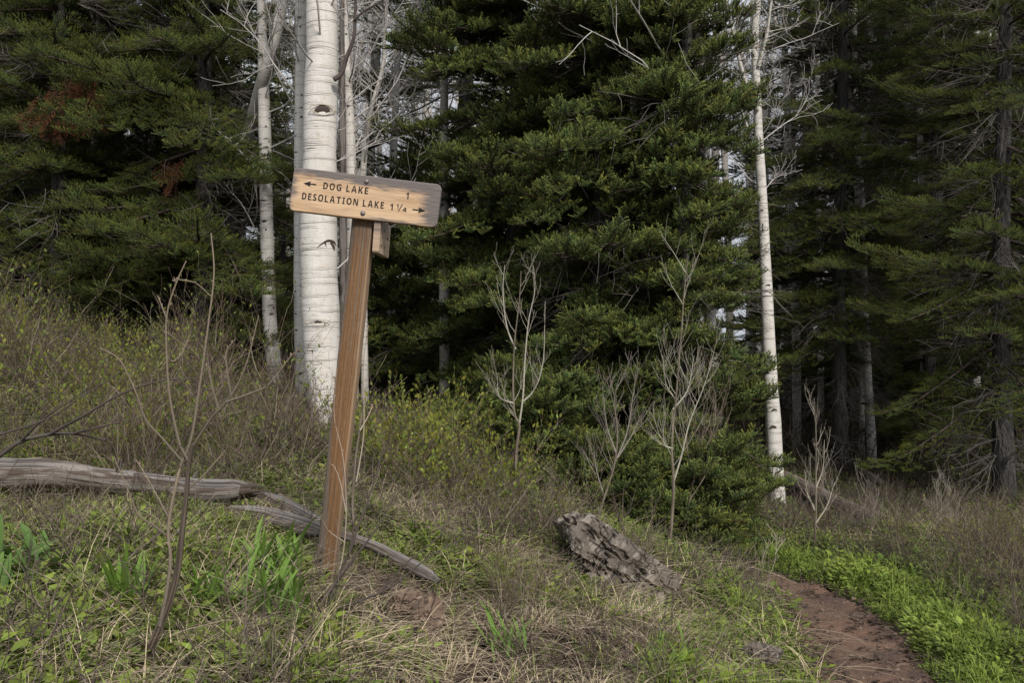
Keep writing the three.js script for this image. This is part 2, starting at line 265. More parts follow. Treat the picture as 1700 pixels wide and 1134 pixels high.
const deadTwigGeo = (() => { const R = rng(77), g = new G(); for (let k = 0; k < 6; k++) { let p = V(0, 0, 0), d = V((R() - 0.5) * 0.7, (R() - 0.6) * 0.5, 1).normalize(); const pts = [p.clone()]; for (let q = 0; q < 4; q++) { d.add(V((R() - 0.5) * 0.5, (R() - 0.55) * 0.5, 0)).normalize(); p = p.clone().addScaledVector(d, 0.1 + 0.06 * R()); pts.push(p); } const c = mix3([0.1, 0.085, 0.075], [0.26, 0.235, 0.21], R()); g.tube(pts, (t) => 0.0045 * (1 - 0.75 * t), 3, c, { cap: false }); for (const m of [1, 2, 3]) { const e = V(R() - 0.5, R() - 0.6, R() * 0.6).normalize(); g.tube([pts[m], V().copy(pts[m]).addScaledVector(e, 0.07), V().copy(pts[m]).addScaledVector(e, 0.14).add(V(0, -0.02, 0.02))], [0.0022, 0.0018, 0.0008], 3, c, { cap: false }); } } return g.geo(); })();

const _q = new THREE.Quaternion(), _m = new THREE.Matrix4(), _s = V(1, 1, 1);
function aim(p, dir, up, sc, roll) { // matrix with z along dir, y near up
  const z = V().copy(dir).normalize(), x = V().crossVectors(up, z); if (x.lengthSq() < 1e-5) x.set(1, 0, 0); x.normalize(); const y = V().crossVectors(z, x);
  const b = new THREE.Matrix4().makeBasis(x, y, z); _q.setFromRotationMatrix(b); _q.multiply(new THREE.Quaternion().setFromAxisAngle(V(0, 0, 1), roll));
  return new THREE.Matrix4().compose(p, _q, _s.set(sc, sc, sc));
}
function growConifer(root, o) {
  const { h, r, base = 0.3, trunkR = 0.12, seed, gap = 0.26, sprays = SPRAY, spacing = 0.105, size = 1, tone = 1, droop = 0.25, lean = 0, dead = 40, red = 0, bare = 0.25, lowR = 1, full = 0.72, lift = 0, wild = 0.5 } = o;
  const R = rng(seed), wood = new G(), mats = sprays.map(() => []), cols = sprays.map(() => []), deadM = [], redM = [];
  const axis = (y) => V(lean * y + 0.04 * Math.sin(y * 0.9 + seed), y, 0.03 * Math.sin(y * 1.1 + seed * 2));
  const tr = new G(), tp = []; for (let k = 0; k <= 24; k++) tp.push(axis(-0.3 + (h + 0.3) * k / 24));
  tr.tube(tp, (t) => trunkR * (Math.pow(1 - t, 0.85) + 0.02) * (1 + 0.5 * Math.exp(-t * 40)), 12, [1, 1, 1]);
  put('trunk', tr.geo(), M.spruceBark, root);
  const add = (p, d, sc) => {
    const k = Math.floor(R() * sprays.length), f = tone * (0.65 + 0.7 * R()), y = R();
    mats[k].push(aim(p, d, V((R() - 0.5) * wild, 1, (R() - 0.5) * wild), sc, (R() - 0.5) * 1.4 * wild)); cols[k].push([f * (0.9 + 0.25 * y), f, f * (1.05 - 0.3 * y)]);
  };
  for (let y = base; y < h - 0.15; y += gap * (0.6 + 0.8 * R()) * mix(1, 0.7, y / h)) {
    const q = (y - base) / (h - base), n = 3 + Math.floor(R() * 3.2);
    for (let b = 0; b < n; b++) {
      const az = R() * 6.2832, L = (r * Math.pow(1 - q, full) * (0.55 + 0.6 * R()) * mix(lowR, 1, sstep(0, 0.15, q)) + 0.15), el = mix(-0.12, 0.55, q * q) + (R() - 0.5) * 0.3 * (1 + wild), dr = droop * (0.6 + 0.8 * R()) * (1 - q * 0.6), bend = (R() - 0.5) * 0.5;
      const b0 = axis(y), pos = (s) => { const a = az + bend * s * s, hx = s * L; return V(b0.x + Math.cos(a) * hx, y + Math.tan(el) * hx - dr * s * s * L + 0.42 * dr * s * s * s * s * L * 1.6, b0.z + Math.sin(a) * hx); };
      const pts = [0, 0.25, 0.5, 0.75, 1].map(pos); wood.tube(pts, (t) => (0.004 + 0.011 * L) * (1 - 0.8 * t), 4, [0.075, 0.06, 0.05], { cap: false });
      const from = bare * (0.6 + 0.8 * R());
      for (let s = from; s <= 1.0001; s += spacing / L * (0.75 + 0.5 * R())) {
        const p = pos(s), t = V().subVectors(pos(Math.min(1, s + 0.03)), pos(s - 0.03)).normalize(), side = V(-t.z, 0, t.x).normalize();
        add(p, V().copy(t).add(V(0, 0.25 + lift + 0.3 * R(), 0)), size * (0.75 + 0.45 * R()));
        for (const sg of [1, -1]) {
          if (R() < 0.12) continue;
          const bl = (0.42 * L * (1.02 - s) * Math.min(1, 0.35 + s * 1.4) + 0.07) * (0.7 + 0.6 * R()), d = V().copy(t).multiplyScalar(0.75).addScaledVector(side, sg).add(V(0, -0.05 - 0.1 * R(), 0)).normalize();
          const m = Math.max(1, Math.round(bl / (spacing * 1.15)));
          if (bl > 0.2) wood.tube([p, V().copy(p).addScaledVector(d, bl)], [0.005, 0.002], 3, [0.075, 0.06, 0.05], { cap: false });
          for (let k = 0; k < m; k++) { const e = (k + 0.3 + 0.5 * R()) / m * bl; add(V().copy(p).addScaledVector(d, e).add(V(0, -0.05 * e / 0.3, 0)), V().copy(d).addScaledVector(t, 0.3).add(V(0, 0.1 + lift + 0.35 * R(), 0)), size * (0.7 + 0.5 * R())); }
        }
      }
    }
  }
  for (let k = 0; k < 4; k++) add(axis(h - 0.12 - 0.1 * k), V((R() - 0.5) * 0.6, 1, (R() - 0.5) * 0.6), size);
  for (let k = 0; k < dead; k++) { const y = mix(0.35, Math.min(h * 0.6, 6), R()), az = R() * 6.28, L = r * (0.2 + 0.4 * R()); deadM.push(aim(axis(y).add(V(Math.cos(az) * L * 0.3, 0, Math.sin(az) * L * 0.3)), V(Math.cos(az), -0.25 + (R() - 0.5) * 0.7, Math.sin(az)), V(0, 1, 0), 0.8 + 0.9 * R(), R() * 6)); }
  put('branches', wood.geo(), M.twig, root, 'stuff');
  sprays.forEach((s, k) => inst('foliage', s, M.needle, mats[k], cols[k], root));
  if (dead) inst('dead_twigs', deadTwigGeo, M.twig, deadM, null, root);
  return mats.reduce((a, b) => a + b.length, 0);
}
let nSprays = 0;
function conifer(px, d, o, name, label, group) { const t = thing(name, label, 'tree', group); t.position.copy(onGround(px, d)); t.position.y -= 0.03; nSprays += growConifer(t, o); return t; }
// left of the signpost
const SP = 'spruce_tree';
const lA = conifer(12, 12, { h: 14, r: 2.0, base: 1.1, trunkR: 0.2, seed: 3, gap: 0.18, wild: 1.25, lift: 0.18, droop: 0.38, bare: 0.08, spacing: 0.095, dead: 60 }, SP, 'big dark spruce with thick grey trunk at the left edge of the photo');
const lB = conifer(185, 11, { h: 12, r: 1.65, base: 0.5, trunkR: 0.14, seed: 7, gap: 0.18, wild: 1.25, lift: 0.18, droop: 0.38, bare: 0.08, spacing: 0.095, dead: 80 }, SP, 'dark spruce second from the left edge, its trunk glimpsed between boughs');
const lC = conifer(335, 10, { h: 10.5, r: 1.55, base: 0.35, trunkR: 0.1, seed: 12, gap: 0.18, wild: 1.25, lift: 0.18, droop: 0.38, bare: 0.08, spacing: 0.095, dead: 70 }, SP, 'dark spruce whose boughs reach right toward the pale trunks behind the sign');
const lD = conifer(95, 9.8, { h: 8.5, r: 1.0, base: 0.2, trunkR: 0.08, seed: 18, gap: 0.18, wild: 1.25, lift: 0.18, droop: 0.38, bare: 0.08, spacing: 0.095, dead: 40 }, SP, 'slimmer young spruce with rust red dead sprays, in front of the left edge spruce');
{ const R = rng(5), ms = []; for (const [px, py, d, n, w] of [[85, 172, 9.15, 24, 0.34], [138, 138, 9.15, 18, 0.3], [150, 180, 9.2, 12, 0.22], [290, 280, 9.3, 10, 0.25]]) for (let k = 0; k < n; k++) { const p = at(px, py, d).sub(lD.position); ms.push(aim(p.add(V((R() - 0.5) * w, (R() - 0.5) * w, (R() - 0.5) * 0.3)), V(R() - 0.5, -0.8 - R(), R() - 0.3), V(0, 0, 1), 0.7 + 0.6 * R(), R() * 6)); } const m = inst('foliage', DEADSPRAY, M.needle, ms, null, lD); tag(m, 'rust red dead needle sprays'); }
// the big firs in the middle
const FR = 'fir_tree', fir = { sprays: FIR, spacing: 0.085, droop: 0.36, lift: 0.42, wild: 1.7, gap: 0.148, bare: 0.05, size: 1.12 };
conifer(864, 9.6, { ...fir, h: 13, r: 1.3, base: 0.35, trunkR: 0.13, seed: 23, lean: -0.012, dead: 70 }, FR, 'tall dense fir right of the sign board, its grey trunk showing near the top');
conifer(1000, 8.7, { ...fir, h: 11, r: 1.2, base: 0.15, trunkR: 0.12, seed: 29, dead: 60 }, FR, 'broad dense fir in the middle, standing behind the pale saplings');
conifer(1140, 8.1, { ...fir, h: 8.2, r: 0.62, base: 0.1, trunkR: 0.08, seed: 34, dead: 30 }, FR, 'narrower fir at the right end of the middle clump, nearest the trail');
conifer(1152, 7.2, { ...fir, h: 0.95, r: 0.44, base: 0.03, trunkR: 0.02, seed: 37, dead: 0, gap: 0.1, spacing: 0.09, bare: 0.05, full: 0.4 }, 'young_fir', 'low bushy young fir beside the bend of the dirt trail');
conifer(1030, 7.35, { ...fir, h: 0.8, r: 0.42, base: 0.03, trunkR: 0.018, seed: 41, dead: 0, gap: 0.1, spacing: 0.09, bare: 0.05, full: 0.5 }, 'young_fir', 'low bushy young fir behind the grey boulder');
conifer(915, 7.9, { ...fir, h: 1.25, r: 0.5, base: 0.03, trunkR: 0.02, seed: 43, dead: 0, gap: 0.11, spacing: 0.09, bare: 0.05, full: 0.5 }, 'young_fir', 'bushy young fir just right of the thin forked sapling');
conifer(690, 11.2, { ...fir, h: 2.9, r: 0.8, base: 0.1, trunkR: 0.05, seed: 47, dead: 10 }, FR, 'short dark fir directly behind the signpost on its right side');
conifer(470, 13.5, { h: 3.6, r: 0.9, base: 0.1, trunkR: 0.05, seed: 49, dead: 10 }, SP, 'small spruce left of the sign between the pale aspen trunks');
// right of the trail
const rA = conifer(1395, 13.2, { h: 14, r: 1.55, base: 1.55, trunkR: 0.1, seed: 53, gap: 0.235, wild: 1.15, droop: 0.34, bare: 0.12, lift: 0.12, spacing: 0.1, dead: 110, lowR: 0.9 }, SP, 'spruce right of the white aspen with bare brown lower trunk and dead twigs');
const rB = conifer(1665, 11.2, { h: 13, r: 1.6, base: 1.35, trunkR: 0.115, seed: 59, gap: 0.235, wild: 1.15, droop: 0.34, bare: 0.12, lift: 0.12, spacing: 0.1, dead: 120 }, SP, 'spruce with thick dark trunk and dead grey branches at the right edge of the photo');
const rC = conifer(1548, 14.5, { h: 13, r: 1.55, base: 0.7, trunkR: 0.12, seed: 61, gap: 0.235, wild: 1.15, droop: 0.34, bare: 0.12, lift: 0.12, spacing: 0.1, dead: 70 }, SP, 'dense spruce between the bare brown trunk and the right edge spruce');
conifer(1465, 17, { h: 14, r: 1.5, base: 1.2, trunkR: 0.1, seed: 67, gap: 0.235, wild: 1.15, droop: 0.34, bare: 0.12, lift: 0.12, spacing: 0.1, dead: 50 }, SP, 'spruce deeper in the wood just right of the bare brown lower trunk');
// farther conifers: three of a kind copied through the wood
const farProto = [0, 1, 2].map((k) => { const t = thing('background_spruce', 'dark spruce standing deeper in the shady wood', 'tree', 'background spruces'); nSprays += growConifer(t, { h: [15, 13, 17][k], r: [2.0, 1.8, 2.2][k], base: [0.9, 0.4, 1.6][k], trunkR: 0.12, seed: 71 + k, sprays: FAR, spacing: 0.24, size: 1, gap: 0.4, dead: 30 }); return t; });
const farSpots = [[-60, 15], [90, 16], [250, 15.5], [390, 17], [330, 23], [770, 14.5], [930, 13.5], [1010, 20], [1340, 18.5], [1600, 18.5], [1700, 16], [1760, 14], [1420, 22], [1530, 22], [1640, 24], [1580, 30], [1710, 27], [80, 31], [1800, 20], [-150, 20], [1400, 36], [1650, 36], [820, 38]];
const zone = (px) => px < 480 ? 'behind the left hand spruces' : px < 800 ? 'behind the signpost' : px < 1150 ? 'behind the middle firs' : px < 1350 ? 'behind the lone white aspen' : 'in the wood right of the trail';
farSpots.forEach(([px, d], k) => { const o = k < 3 ? farProto[k] : copyOf(farProto[k % 3]); tag(o, 'dark spruce standing deeper in the shady wood ' + zone(px), 'tree', 'background spruces ' + zone(px)); o.position.copy(onGround(px, d)); o.position.y -= 0.05; o.rotation.y = k * 2.1; const s = 0.85 + 0.3 * h3(k, 3, 1); o.scale.set(s, s, s); });

// ---------------------------------------------------------------- bare aspens
const TWIG_PALE = [0.52, 0.49, 0.46], TWIG_GREY = [0.33, 0.3, 0.28];
function twigBranch(g, p, dir, len, rad, depth, R, c, opt) {
  const n = depth > 1 ? 5 : 4, pts = [p.clone()], d = dir.clone(); let q = p.clone();
  for (let k = 0; k < n; k++) { d.add(V((R() - 0.5) * opt.kink, (R() - 0.5) * opt.kink + opt.lift, (R() - 0.5) * opt.kink)).normalize(); q = q.clone().addScaledVector(d, len / n); pts.push(q); }
  g.tube(pts, (t) => Math.max(opt.min, rad * (1 - 0.72 * t)), depth > 1 ? 5 : 3, c, { cap: false });
  if (depth <= 0) return;
  const kids = opt.kids[depth] ?? 3;
  for (let k = 0; k < kids; k++) { const s = 0.25 + 0.72 * (k + R() * 0.8) / kids, j = Math.min(n - 1, Math.floor(s * n)), b = V().lerpVectors(pts[j], pts[j + 1], s * n - j), o = V(R() - 0.5, R() * 0.6 - 0.15, R() - 0.5).normalize(), e = V().subVectors(pts[j + 1], pts[j]).normalize().multiplyScalar(0.75).add(o.multiplyScalar(opt.splay)).normalize(); twigBranch(g, b, e, len * (0.35 + 0.35 * R()) * (1.1 - 0.4 * s), rad * 0.52, depth - 1, R, mix3(c, opt.tip, 0.35), opt); }
}
function growAspen(root, pts, rads, { seed, branchFrom = 0.3, n = 26, len = 1.3, mat = M.aspen, seg = 14, kids = { 2: 5, 1: 4 }, pale = 1, rad = 0.009 } = {}) {
  const R = rng(seed), g = new G(), N = 40, curve = spline(pts, N), rr = (t) => { const x = t * (rads.length - 1), k = Math.min(rads.length - 2, Math.floor(x)); return mix(rads[k], rads[k + 1], x - k); };
  g.tube(curve, (t) => rr(t) * (1 + 0.03 * Math.sin(t * 37 + seed) + 0.02 * Math.sin(t * 81)), seg, [1, 1, 1], { v0: seed * 0.37, bump: (a, l) => 0.025 * Math.sin(a * 2 + l * 1.3 + seed) });
  put('trunk', g.geo(), mat, root);
  const b = new G();
  for (let k = 0; k < n; k++) { const s = mix(branchFrom, 0.99, Math.pow((k + R()) / n, 0.85)), x = s * N, j = Math.min(N - 1, Math.floor(x)), p = V().lerpVectors(curve[j], curve[j + 1], x - j), az = R() * 6.28, d = V(Math.cos(az), 0.45 + 0.5 * R(), Math.sin(az)).normalize(); twigBranch(b, p, d, len * (0.5 + 0.7 * R()) * (1.15 - 0.6 * (s - branchFrom)), Math.min(rad, rr(s) * 0.5), 2, R, mix3(TWIG_GREY, TWIG_PALE, pale * (0.5 + 0.5 * R())), { kink: 0.6, lift: 0.05, splay: 1.1, min: 0.0019, kids, tip: TWIG_GREY }); }
  put('branches', b.geo(), M.twig, root, 'stuff');
  return { curve, rr };
}
function aspenAt(name, label, d, pix, o) { // pix: [px, py, width px] from the foot up; goes on above the frame
  const t = thing(name, label, 'tree', o.group), foot = onGround(pix[0][0], d); t.position.copy(foot);
  const pts = [V(0, -0.25, 0)], rads = [pix[0][2] / FPX * d / 2 * 1.08];
  for (const [px, py, w] of pix) { pts.push(at(px, py, d).sub(foot).setZ(0)); rads.push(w / FPX * d / 2); }
  pts[1].y = Math.max(pts[1].y, -0.1);
  const a = pts[pts.length - 2], b = pts[pts.length - 1], dir = V().subVectors(b, a).normalize(), rl = rads[rads.length - 1], up = o.up ?? 5;
  for (const k of [1, 2, 3]) { pts.push(V().copy(b).addScaledVector(dir, up * k / 3).add(V(0.12 * Math.sin(k * 2 + o.seed), 0, 0.15 * Math.sin(k + o.seed)))); rads.push(rl * (1 - 0.3 * k)); }
  return Object.assign(t, { grown: growAspen(t, pts, rads, o) });
}
const ASP = 'aspen_tree';
const bigAspen = aspenAt(ASP, 'thick pale aspen with black eye shaped scars directly behind the sign', 8, [[541, 740, 44], [540, 680, 47], [536, 600, 56], [532, 500, 62], [529, 400, 60], [531, 280, 57], [532, 190, 56], [535, 100, 55], [535, 0, 54]], { seed: 4, up: 6, branchFrom: 0.62, n: 16, len: 1.6, seg: 28 });
{ const g = new G(), c = bigAspen.grown.curve; g.tube([0, 1, 2, 3].map((k) => V().lerpVectors(c[0], c[2], k / 3)), (t) => bigAspen.grown.rr(0.02) * (1.16 - 0.1 * t), 28, [1, 1, 1], { bump: (a, l) => 0.12 * (fbm(Math.cos(a) * 3, Math.sin(a) * 3, l * 5, 4) - 0.5) }); put('rough_foot_bark', g.geo(), M.spruceBark, bigAspen); }
// eye-shaped branch scars, a lip of bark round a dark sunk centre, standing on the trunk
const eyeGeo = (() => { const lip = new G(), n = 26, pts = []; for (let k = 0; k <= n; k++) { const a = k / n * Math.PI * 2; pts.push(V(Math.cos(a), 0.42 * Math.sin(a) * (1 - 0.45 * Math.cos(a) ** 2) + 0.08 * Math.cos(a * 2), 0.22 * (1 - Math.cos(a) ** 2))); } lip.tube(pts, () => 0.045, 6, [1, 1, 1], { cap: false }); const core = new THREE.SphereGeometry(1, 28, 18), CP = core.attributes.position; for (let k = 0; k < CP.count; k++) { const x = CP.getX(k), y = CP.getY(k), z = CP.getZ(k), f = 0.7 + 0.75 * fbm(x * 2.2 + 7, y * 2.2 + 3, z + 2, 4); CP.setXYZ(k, x * f * 0.5 * (1 - 0.45 * y), (y * f + 0.22 * Math.exp(-x * x * 9)) * 0.32, z * 0.2); } core.computeVertexNormals(); return { lip: lip.geo(), core }; })();
M.scar = new THREE.MeshStandardMaterial({ color: new THREE.Color().setRGB(0.05, 0.036, 0.028), roughness: 0.95 });
M.scarRim = new THREE.MeshStandardMaterial({ color: new THREE.Color().setRGB(0.4, 0.34, 0.265), roughness: 0.9 });
function scarLine(tree, d, pix, rads) { const curve = tree.grown.curve, g = new G(), pts = pix.map(([px, py]) => { const p = at(px, py, d).sub(tree.position); let b = 0; curve.forEach((q, k) => { if (Math.abs(q.y - p.y) < Math.abs(curve[b].y - p.y)) b = k; }); const r = tree.grown.rr(b / (curve.length - 1)), a = Math.asin(clamp((p.x - curve[b].x) / r, -0.97, 0.97)); return V(curve[b].x + Math.sin(a) * r, p.y, curve[b].z + Math.cos(a) * r); }); g.tube(spline(pts, 16), (t) => { const x = t * (rads.length - 1), k = Math.min(rads.length - 2, Math.floor(x)); return mix(rads[k], rads[k + 1], x - k); }, 6, [1, 1, 1]); put('bark_scar', g.geo(), M.scar, tree); }
function eye(tree, d, px, py, w, { lip = true, sh = 1, tilt = 0, core = 1 } = {}) {
  const trunkC = tree.grown.curve, p = at(px, py, d).sub(tree.position); let best = trunkC[0]; for (const q of trunkC) if (Math.abs(q.y - p.y) < Math.abs(best.y - p.y)) best = q;
  const k = trunkC.indexOf(best), r = tree.grown.rr(k / (trunkC.length - 1)), off = clamp(p.x - best.x, -r * 0.93, r * 0.93), ang = Math.asin(off / r), s = w / FPX * d / 2;
  const grp = new THREE.Group(); grp.name = 'bark_scar'; grp.position.set(best.x + Math.sin(ang) * r * 0.985, p.y, best.z + Math.cos(ang) * r * 0.985); grp.rotation.set(0, ang, tilt); grp.scale.set(s, s * sh, s * 0.55); tree.add(grp);
  if (lip) put('bark_lip', eyeGeo.lip, M.scarRim, grp); const c = put('scar_core', eyeGeo.core, M.scar, grp); c.scale.setScalar(core); return grp;
}
eye(bigAspen, 8, 541, 187, 42, { core: 0.95, sh: 1.0 }); eye(bigAspen, 8, 534, 535, 40, { core: 0.5, sh: 0.6 }); scarLine(bigAspen, 8, [[533, 414], [541, 407], [549, 402], [556, 404], [561, 409]], [0.002, 0.006, 0.013, 0.016, 0.006]); scarLine(bigAspen, 8, [[552, 404], [556, 412], [557, 420]], [0.014, 0.016, 0.003]); scarLine(bigAspen, 8, [[545, 406], [547, 413]], [0.007, 0.002]); eye(bigAspen, 8, 506, 406, 12, { sh: 1.1 }); eye(bigAspen, 8, 505, 415, 13, { sh: 1.2 }); eye(bigAspen, 8, 531, 602, 20, { core: 0.6, sh: 0.5 });
{ const b = thing('dead_branch', 'dark crooked dead branch sticking up from the thick aspen above the sign', 'branch'); const g = new G(); const pts = [[555, 132], [566, 124], [576, 95], [588, 62], [590, 22], [592, -20], [600, -60]].map(([x, y], k) => at(x, y, 7.85 + 0.02 * k)); g.tube(spline(pts, 24), (t) => 0.021 * (1 - 0.6 * t), 7, [0.075, 0.06, 0.055]); const q = [[589, 32], [605, 18], [630, 4], [660, -20]].map(([x, y]) => at(x, y, 7.9)); g.tube(spline(q, 12), (t) => 0.012 * (1 - 0.6 * t), 6, [0.08, 0.065, 0.06]); const q2 = [[578, 85], [590, 60], [610, 48], [640, 55]].map(([x, y]) => at(x, y, 7.8)); g.tube(spline(q2, 12), (t) => 0.006 * (1 - 0.6 * t), 5, [0.08, 0.065, 0.06]); put('wood', g.geo(), M.twig, b); }
aspenAt(ASP, 'white aspen half hidden just left of the thick scarred one', 9.0, [[503, 660, 22], [500, 560, 22], [499, 400, 22], [499, 200, 20], [499, 0, 18]], { seed: 9, mat: M.aspenScarred, n: 18 });
aspenAt(ASP, 'white aspen left of the sign, wrapped by the spruce boughs, forked near the top', 9.6, [[457, 625, 25], [449, 540, 24], [444, 400, 22], [441, 250, 22], [438, 150, 19], [434, 0, 14]], { seed: 14, n: 16, len: 0.9, mat: M.aspenScarred });
aspenAt(ASP, 'pale twisted aspen right of the thick one, rising behind the sign board', 9.8, [[586, 650, 20], [585, 480, 20], [584, 300, 18], [580, 180, 15], [574, 80, 13], [572, 0, 12]], { seed: 19, n: 34, len: 1.5, branchFrom: 0.3, mat: M.aspenScarred });
aspenAt(ASP, 'slender aspen with many crooked branches right of the twisted one', 10.2, [[606, 640, 13], [603, 420, 12], [603, 290, 11], [612, 200, 9], [636, 110, 7], [640, 30, 6]], { seed: 24, n: 46, len: 1.3, branchFrom: 0.22, up: 3, rad: 0.011 });
aspenAt(ASP, 'dead brown aspen stem close behind the post, its bark split', 9.6, [[571, 640, 15], [571, 500, 14], [570, 400, 13], [569, 200, 11], [568, 40, 9]], { seed: 26, n: 6, mat: M.deadWood });
{ const b = thing('leaning_trunk', 'grey leaning dead trunk resting against the forked aspen left of the sign', 'tree trunk'); const g = new G(); g.tube(spline([[352, 590, 11.6], [378, 420, 10.9], [402, 270, 10.2], [427, 165, 9.7], [440, 120, 9.5], [458, 60, 9.4], [470, 0, 9.4], [482, -60, 9.4], [500, -150, 9.4]].map(([x, y, d]) => at(x, y, d)), 40), (t) => 0.06 * (1 - 0.15 * t), 12, [1, 1, 1]); put('trunk', g.geo(), M.aspenScarred, b); }
const whiteAspen = aspenAt(ASP, 'straight white aspen standing alone beside the trail bend on the right', 10.5, [[1291, 850, 30], [1287, 790, 26], [1283, 700, 25], [1277, 600, 23], [1271, 460, 19], [1266, 350, 17], [1260, 250, 15], [1256, 150, 13], [1253, 40, 12]], { seed: 31, up: 3, branchFrom: 0.5, n: 28, len: 0.85, mat: M.aspen, seg: 20, rad: 0.0065, kids: { 2: 6, 1: 5 } });
for (const [x, y, w] of [[1283, 757, 9], [1290, 772, 9], [1280, 708, 16], [1272, 474, 12], [1282, 680, 14], [1282, 640, 10], [1287, 795, 10], [1262, 350, 9], [1278, 600, 12]]) eye(whiteAspen, 10.5, x, y, w, { lip: w < 11, sh: 0.9, core: w > 11 ? 1.1 : 1 });
{ const R = rng(71), f = whiteAspen.position, b = new G(), arm = (pix, r) => { const pts = spline(pix.map(([x, y], k) => at(x, y, 10.45 - 0.05 * k).sub(f)), 16); b.tube(pts, (t) => r * (1 - 0.7 * t), 6, [0.5, 0.47, 0.42], { cap: false }); for (let k = 4; k < 16; k++) twigBranch(b, pts[k], V(R() - 0.5, 0.4 * R(), R() - 0.5).normalize(), 0.45, 0.005, 1, R, TWIG_PALE, { kink: 0.6, lift: 0.05, splay: 1.1, min: 0.0019, kids: { 1: 4 }, tip: TWIG_GREY }); }; arm([[1257, 182], [1246, 160], [1232, 120], [1218, 60], [1205, 0], [1200, -40]], 0.03); arm([[1260, 250], [1252, 300], [1240, 210], [1222, 160], [1208, 120]].slice(2), 0.012); arm([[1259, 110], [1272, 60], [1280, 0], [1285, -40]], 0.022); put('side_limbs', b.geo(), M.twig, whiteAspen, 'stuff'); }
const midAspens = [[738, 10.2, [[738, 600, 17], [738, 480, 17], [737, 300, 15], [738, 150, 13], [740, 0, 11]]], [1087, 8.45, [[1088, 690, 22], [1084, 620, 20], [1072, 450, 18], [1062, 330, 17], [1050, 100, 14], [1050, 0, 12]]], [1180, 8.25, [[1190, 750, 20], [1185, 640, 20], [1178, 520, 19], [1168, 350, 17], [1162, 180, 15], [1157, 0, 13]]], [1313, 14.8, [[1322, 620, 14], [1318, 450, 13], [1310, 280, 12], [1303, 100, 11], [1300, 0, 10]]], [1420, 14.2, [[1430, 640, 9], [1424, 400, 9], [1420, 200, 8], [1418, 50, 7], [1418, 0, 6]]], [1527, 15.2, [[1533, 640, 11], [1530, 400, 10], [1526, 200, 9], [1525, 0, 8]]], [1360, 16, [[1362, 640, 11], [1360, 420, 11], [1358, 200, 9], [1356, 0, 8]]], [1446, 13.6, [[1446, 735, 16], [1440, 640, 15], [1434, 500, 13], [1428, 300, 10]]], [1663, 11.3, [[1664, 770, 11], [1661, 690, 10], [1659, 600, 9], [1657, 560, 8]]], [150, 11.0, [[152, 520, 13], [150, 380, 13], [160, 200, 11], [165, 0, 9]]], [257, 10.6, [[258, 520, 14], [256, 400, 14], [252, 200, 12], [250, 0, 10]]], [345, 10.7, [[352, 560, 18], [348, 460, 18], [344, 250, 16], [340, 0, 13]]], [400, 12, [[404, 560, 14], [402, 350, 13], [398, 150, 11], [396, 0, 10]]], [655, 13, [[650, 560, 14], [652, 300, 13], [660, 100, 11], [662, 0, 10]]], [1205, 18, [[1212, 640, 13], [1208, 400, 12], [1200, 200, 11], [1196, 0, 10]]], [960, 15, [[966, 640, 16], [964, 420, 15], [958, 200, 13], [955, 0, 11]]]];
const midLabels = ['pale aspen trunk glimpsed through firs right of the sign board', 'white aspen trunk showing in gaps of the middle firs above the boulder', 'white aspen at the right rim of the middle fir clump behind it', 'pale aspen just right of the lone white aspen, deeper in', 'thin pale aspen right of the bare brown lower trunk, high in the spruces', 'thin pale aspen among the spruces near the upper right', 'slim aspen deep between the lone white aspen and the bare brown trunk', 'grey aspen trunk beside the bare brown lower trunk, its foot in view', 'thin white broken aspen stem beside the dark right edge trunk', 'white trunk glimpsed behind the leftmost spruces, near the grey trunk', 'white trunk glimpsed low through the left spruces', 'white trunk behind the spruce nearest to the sign, low gap', 'white trunk glimpsed between the forked aspen and the spruce on its left', 'pale aspen in the gap right above the sign board, behind the crooked one', 'pale aspen behind the upper boughs of the lone white aspen, on its left', 'pale trunk hidden among the firs of the middle clump'];
midAspens.forEach(([, d, pix], k) => aspenAt(ASP, midLabels[k], d, pix, { seed: 101 + k * 3, up: k === 8 ? 0.06 : 5, n: k === 8 ? 0 : [1, 2, 9, 10, 11].includes(k) ? 8 : 22, len: 1.5, seg: 10, mat: k % 2 ? M.aspenScarred : M.aspen, kids: { 2: 4, 1: 3 }, branchFrom: 0.45 }));
// far aspens, bare grey crowns
const farAspen = [0, 1, 2].map((k) => { const t = thing('background_aspen', 'bare grey aspen with fine twigs deep in the wood', 'tree', 'background aspens'), R = rng(300 + k), h = [11, 9.5, 12.5][k], pts = [], rads = []; for (let q = 0; q <= 6; q++) { pts.push(V((R() - 0.5) * 0.25 * q / 2, -0.2 + h * q / 6, (R() - 0.5) * 0.25 * q / 2)); rads.push(mix(0.1, 0.015, q / 6)); } growAspen(t, pts, rads, { seed: 400 + k, n: 44, len: 1.5, branchFrom: 0.22, seg: 8, mat: M.aspenScarred, kids: { 2: 5, 1: 4 }, pale: 0.8 }); return t; });
const aspSpots = []; { const R = rng(909); for (let k = 0; k < 52; k++) aspSpots.push([-150 + 2000 * R(), 16 + 30 * R()]); for (let k = 0; k < 16; k++) aspSpots.push([560 + 160 * R(), 14.5 + 20 * R()]); for (let k = 0; k < 14; k++) aspSpots.push([1330 + 380 * R(), 15.5 + 9 * R()]); for (let k = 0; k < 8; k++) aspSpots.push([20 + 420 * R(), 13.5 + 6 * R()]); for (let k = 0; k < 13; k++) aspSpots.push([1140 + 200 * R(), 17 + 22 * R()]); }
